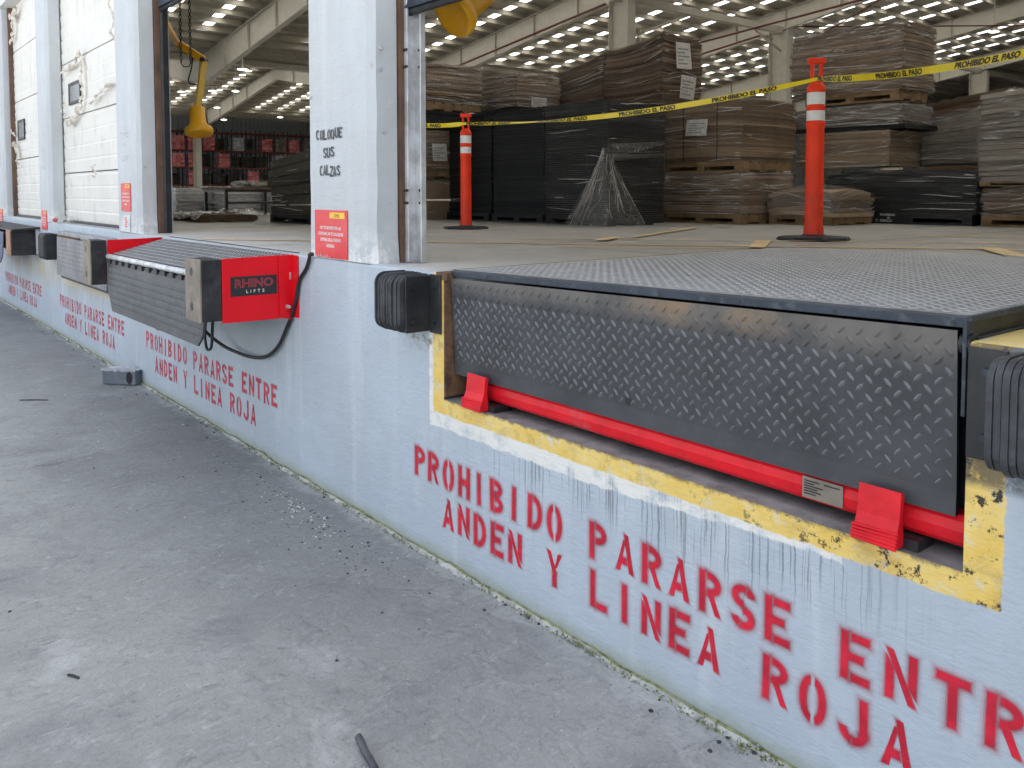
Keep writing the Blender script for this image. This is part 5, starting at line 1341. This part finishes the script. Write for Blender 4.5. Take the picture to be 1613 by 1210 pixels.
def ibeam(p0, p1, d0, d1, fw_=.28, tf=.03, up=None):
    """I section from p0 to p1; d0,d1 depth below the top line"""
    m = MB(); p0, p1 = Vector(p0), Vector(p1); d = (p1 - p0).normalized(); s = d.cross(Z).normalized(); dn = -Z
    def slab(a0, a1, w_):
        q = [p0 + dn * a0[0] - s * w_, p0 + dn * a0[0] + s * w_, p0 + dn * a1[0] + s * w_, p0 + dn * a1[0] - s * w_, p1 + dn * a0[1] - s * w_, p1 + dn * a0[1] + s * w_, p1 + dn * a1[1] + s * w_, p1 + dn * a1[1] - s * w_]
        b = m.verts(q)
        for f in ((0, 1, 2, 3), (7, 6, 5, 4), (0, 4, 5, 1), (1, 5, 6, 2), (2, 6, 7, 3), (3, 7, 4, 0)): m.face([b + i for i in f])
    slab((0, 0), (tf, tf), fw_ / 2); slab((tf, tf), (d0 - tf, d1 - tf), .008); slab((d0 - tf, d1 - tf), (d0, d1), fw_ / 2)
    L = (p1 - p0).length
    for k in range(1, int(L / 3)):
        c = p0.lerp(p1, k * 3 / L); dd = d0 + (d1 - d0) * k * 3 / L
        q = [c + s * w_ + dn * z for w_ in (-fw_ / 2 + .01, fw_ / 2 - .01) for z in (tf, dd - tf)]; m.poly([q[0], q[1], q[3], q[2]])
    return m
for b in BAYS[1:6]:
    for a, c_ in slopes:
        if a < -80: continue
        h0, h1 = (1.35, .85) if rz(a + .01) < rz(c_ - .01) else (.85, 1.35)
        ibeam((a, b, rz(a + .001) - .26), (c_, b, rz(c_ - .001) - .26), h0, h1).build('rafter', M['frame'], roof)
def column(x, y, ztop, dx=1.1, fw_=.5):
    m = MB(); m.box(x - dx / 2, y - fw_ / 2, F, x - dx / 2 + .03, y + fw_ / 2, ztop); m.box(x + dx / 2 - .03, y - fw_ / 2, F, x + dx / 2, y + fw_ / 2, ztop); m.box(x - dx / 2 + .03, y - .012, F, x + dx / 2 - .03, y + .012, ztop)
    m.box(x - dx / 2 - .05, y - fw_ / 2 - .05, F + .002, x + dx / 2 + .05, y + fw_ / 2 + .05, F + .04)
    return m.build('steel_column', M['frame'], roof)
for y in BAYS[1:6]:
    if y > 20: column(-25.5, y, rz(-25.5) - 1.3)
for y in BAYS[1:5]: column(-78, y, rz(-78) - 1.5, .8)
for y, xx in ((71.5, -43), (60, -43)): column(xx, y, rz(xx) - 1.5)
m = MB(); m.box(-43.3, .5, 8.0, -42.7, YB, 8.25); m.build('valley_gutter', M['frame'], roof)
m = MB(); m.box(-25.65, .5, 9.55, -25.35, YB, 9.85); m.tube([(-25.5, 25.5, 8.3), (-25.5, 29, 9.6)], .06, 6); m.tube([(-25.5, 37, 8.3), (-25.5, 33.5, 9.6)], .06, 6); m.tube([(-25.5, 37, 8.3), (-25.5, 40.5, 9.6)], .06, 6); m.build('ridge_beam', M['frame'], roof)
m = MB()
for y in (24.0, 35.2): m.tube([(-43, y, rz(-43) - 1.2), (-26, y, rz(-26.1) - 1.4)], .05, 6)
m.tube([(-43, 33, 8.0), (-14, 33, 10.2)], .05, 6); m.tube([(-25.5, 37, 8.7), (-14, 30, 10.2)], .035, 6); m.tube([(-25.5, 37, 10.0), (-14, 44, 9.2)], .035, 6); m.build('sprinkler_pipe', M['redpipe'], roof)
# enclosing walls
def clad(lab, pts, nrm):
    w_ = thing('cladding_wall', lab, 'wall', ((pts[0][0] + pts[1][0]) / 2, (pts[0][1] + pts[1][1]) / 2, F)); m = MB(); a, b = Vector((*pts[0], 0)), Vector((*pts[1], 0)); n = int((b - a).length / .25); d = (b - a) / n; nn = Vector((*nrm, 0)) * .03
    pr = None
    for i in range(n + 1):
        p = a + d * i + (nn if i % 2 else Vector()); cur = (p + Z * (F - .01), p + Z * (rz(p.x) if abs(d.y) < 1e-6 else rz(p.x)))
        if pr: m.poly([pr[0], cur[0], cur[1], pr[1]])
        pr = cur
    m.build('cladding', M['steelwall'], w_)
    m = MB()
    for z in (2.8, 4.6, 6.4, 7.8): m.tube([a + Z * z + nn * 4, b + Z * z + nn * 4], .08, 4)
    m.build('girts', M['frame'], w_)
clad('grey clad end wall with horizontal girts at the far back of the warehouse', ((XL, YB), (9.3, YB)), (0, -1))
clad('grey clad side wall at the far left end of the warehouse', ((-95.2, .4), (-95.2, YB - .2)), (1, 0))
clad('grey clad side wall at the right end of the warehouse', ((9.2, .4), (9.2, YB - .2)), (-1, 0))

# hanging high-bay lamps
hb_ = thing('high_bay_lamp', 'lit high bay lamp hanging on a thin rod under the warehouse roof', 'ceiling lamp', (-36.2, 24.5, 7.6), 'high bay lamps')
m = MB(); m.tube([(-36.2, 24.5, 7.66), (-36.2, 24.5, 9.2)], .018, 5); m.build('rod', M['frame'], hb_)
m = MB(); m.lathe([(.05, .10), (.12, .06), (.25, .0), (.25, -.02), (.235, -.02)], (-36.2, 24.5, 7.6), 16); m.build('shade', M['frame'], hb_)
m = MB(); m.lathe([(.235, -.03), (.10, -.06), (0, -.07)], (-36.2, 24.5, 7.6), 16); m.build('bulb', M['lamp_on'], hb_)
for i, (x, y) in enumerate(((-32, 33), (-29.5, 30), (-27, 42), (-21, 38), (-38, 13), (-36, 20), (-53, 17), (-57, 20), (-62, 18), (-66, 22), (-54, 24), (-70, 24), (-75, 20), (-68, 28), (-19, 45), (-33, 45))):
    copy_tree(hb_, (x, y, rz(x) - 2.1))

# ------------------------------------------------------------------ pallet racks far back at left
RX = -80.5
rk = thing('pallet_rack', 'tall blue and red pallet racking at the far back, seen through the open bay', 'rack', (RX, 28, F))
LV = [F + 1.0, F + 2.62, F + 4.22]
m = MB(); y = 21.5; ys = []
while y < 38:
    ys.append(y); y += 1.42
for y in ys:
    for dx in (0, 1.1, 2.4): m.box(RX - dx - .05, y - .05, F, RX - dx + .05, y + .05, F + 6.3)
    for z in (F + .8, F + 2.0, F + 3.4, F + 4.8): m.box(RX - 1.06, y - .015, z, RX - .05, y + .015, z + .05)
m.build('upright', M['rackblue'], rk)
for z in LV + [F + 5.95]:
    m = MB(); m.box(RX + .05, 21.5, z - .07, RX + .10, 38, z + .05); m.box(RX - 1.2, 21.5, z - .07, RX - 1.12, 38, z + .05); m.build('beam', M['rackred'], rk)
m = MB()
for k in range(38): m.box(RX - 3.6, 21.6 + .43 * k, F, RX - 3.52, 21.66 + .43 * k, F + 6.1)
m.build('rear_upright', M['rackblue'], rk)
pack = None; k = 0
PK = [(0, 3, 'tan'), (0, 2, 'red'), (0, 1, 'red'), (0, 0, 'red'), (2, 3, 'red'), (2, 2, 'red'), (2, 1, 'red'), (2, 0, 'red'), (5, 3, 'grey'), (5, 0, 'grey'), (8, 2, 'grey'), (8, 1, 'grey'), (8, 3, 'tan'), (9, 3, 'red'), (9, 2, 'red'), (9, 1, 'red'), (10, 3, 'tan'), (10, 2, 'tan'), (1, 3, 'red'), (11, 3, 'grey'), (11, 1, 'red'), (1, 2, 'red'), (3, 3, 'red'), (4, 2, 'red'), (7, 3, 'red'), (6, 1, 'red'), (4, 0, 'grey')]
nm_ = {'red': 'red drink pack load on the far rack', 'grey': 'grey drink pack load on the far rack', 'tan': 'tan wrapped pack load on the far rack'}
for b, lv, cl in PK:
    y0 = ys[b] + .16; z0 = (F + .02) if lv == 0 else LV[lv - 1] + .06; h = .85 if lv == 0 else 1.28
    m = MB(); rnd = random.Random(k); k += 1
    for r_ in range(6):
        for c2 in range(3): m.box(RX - 1.0 + rnd.uniform(-.02, .02), y0 + .36 * c2 + .01, z0 + h * r_ / 6 + .01, RX + .02 + rnd.uniform(-.02, .02), y0 + .36 * c2 + .35, z0 + h * (r_ + .93) / 6, 0, rnd.random())
    tag(m.build('drink_packs', M['rackload_' + cl]), '%s, %s level, bay %s' % (nm_[cl], ('floor', 'lowest', 'middle', 'top')[lv], ('at its left end', 'second from the left', 'third from the left', 'fourth from the left', 'fifth from the left', 'near the middle', 'just right of the middle', 'seventh from the left', 'right of the middle', 'third from the right', 'second from the right', 'at its right end')[b]), 'pack load', 'pack loads on the far rack')

rnd = random.Random(77)
for b in range(11):
    for lv in range(4):
        if any(p_[0] == b and p_[1] == lv for p_ in PK): continue
        y0 = ys[b] + .16; z0 = (F + .02) if lv == 0 else LV[lv - 1] + .06; h = .85 if lv == 0 else rnd.uniform(1.0, 1.3); dx = -1.3
        m = MB()
        for r_ in range(5):
            for c2 in range(3): m.box(RX - 2.2 + rnd.uniform(-.02, .02), y0 + .36 * c2 + .01, z0 + h * r_ / 5 + .01, RX + dx + rnd.uniform(-.02, .02), y0 + .36 * c2 + .35, z0 + h * (r_ + .93) / 5, 0, rnd.random())
        tag(m.build('drink_packs', M['greenload']), 'dark pack load standing deep inside the far rack', 'pack load', 'dark pack loads deep in the far rack')
for o in list(bpy.data.objects):
    if o.name.split('.')[0] in ('bolt', 'bolt_hole', 'anchor_bolt', 'hinge_slot', 'hinge_barrel', 'upright', 'rear_upright', 'girts', 'sprinkler_pipe', 'joint'): split_loose(o)
for o in bpy.data.objects:
    if o.name.startswith('girts'): o.name = o.name.replace('girts', 'girt')
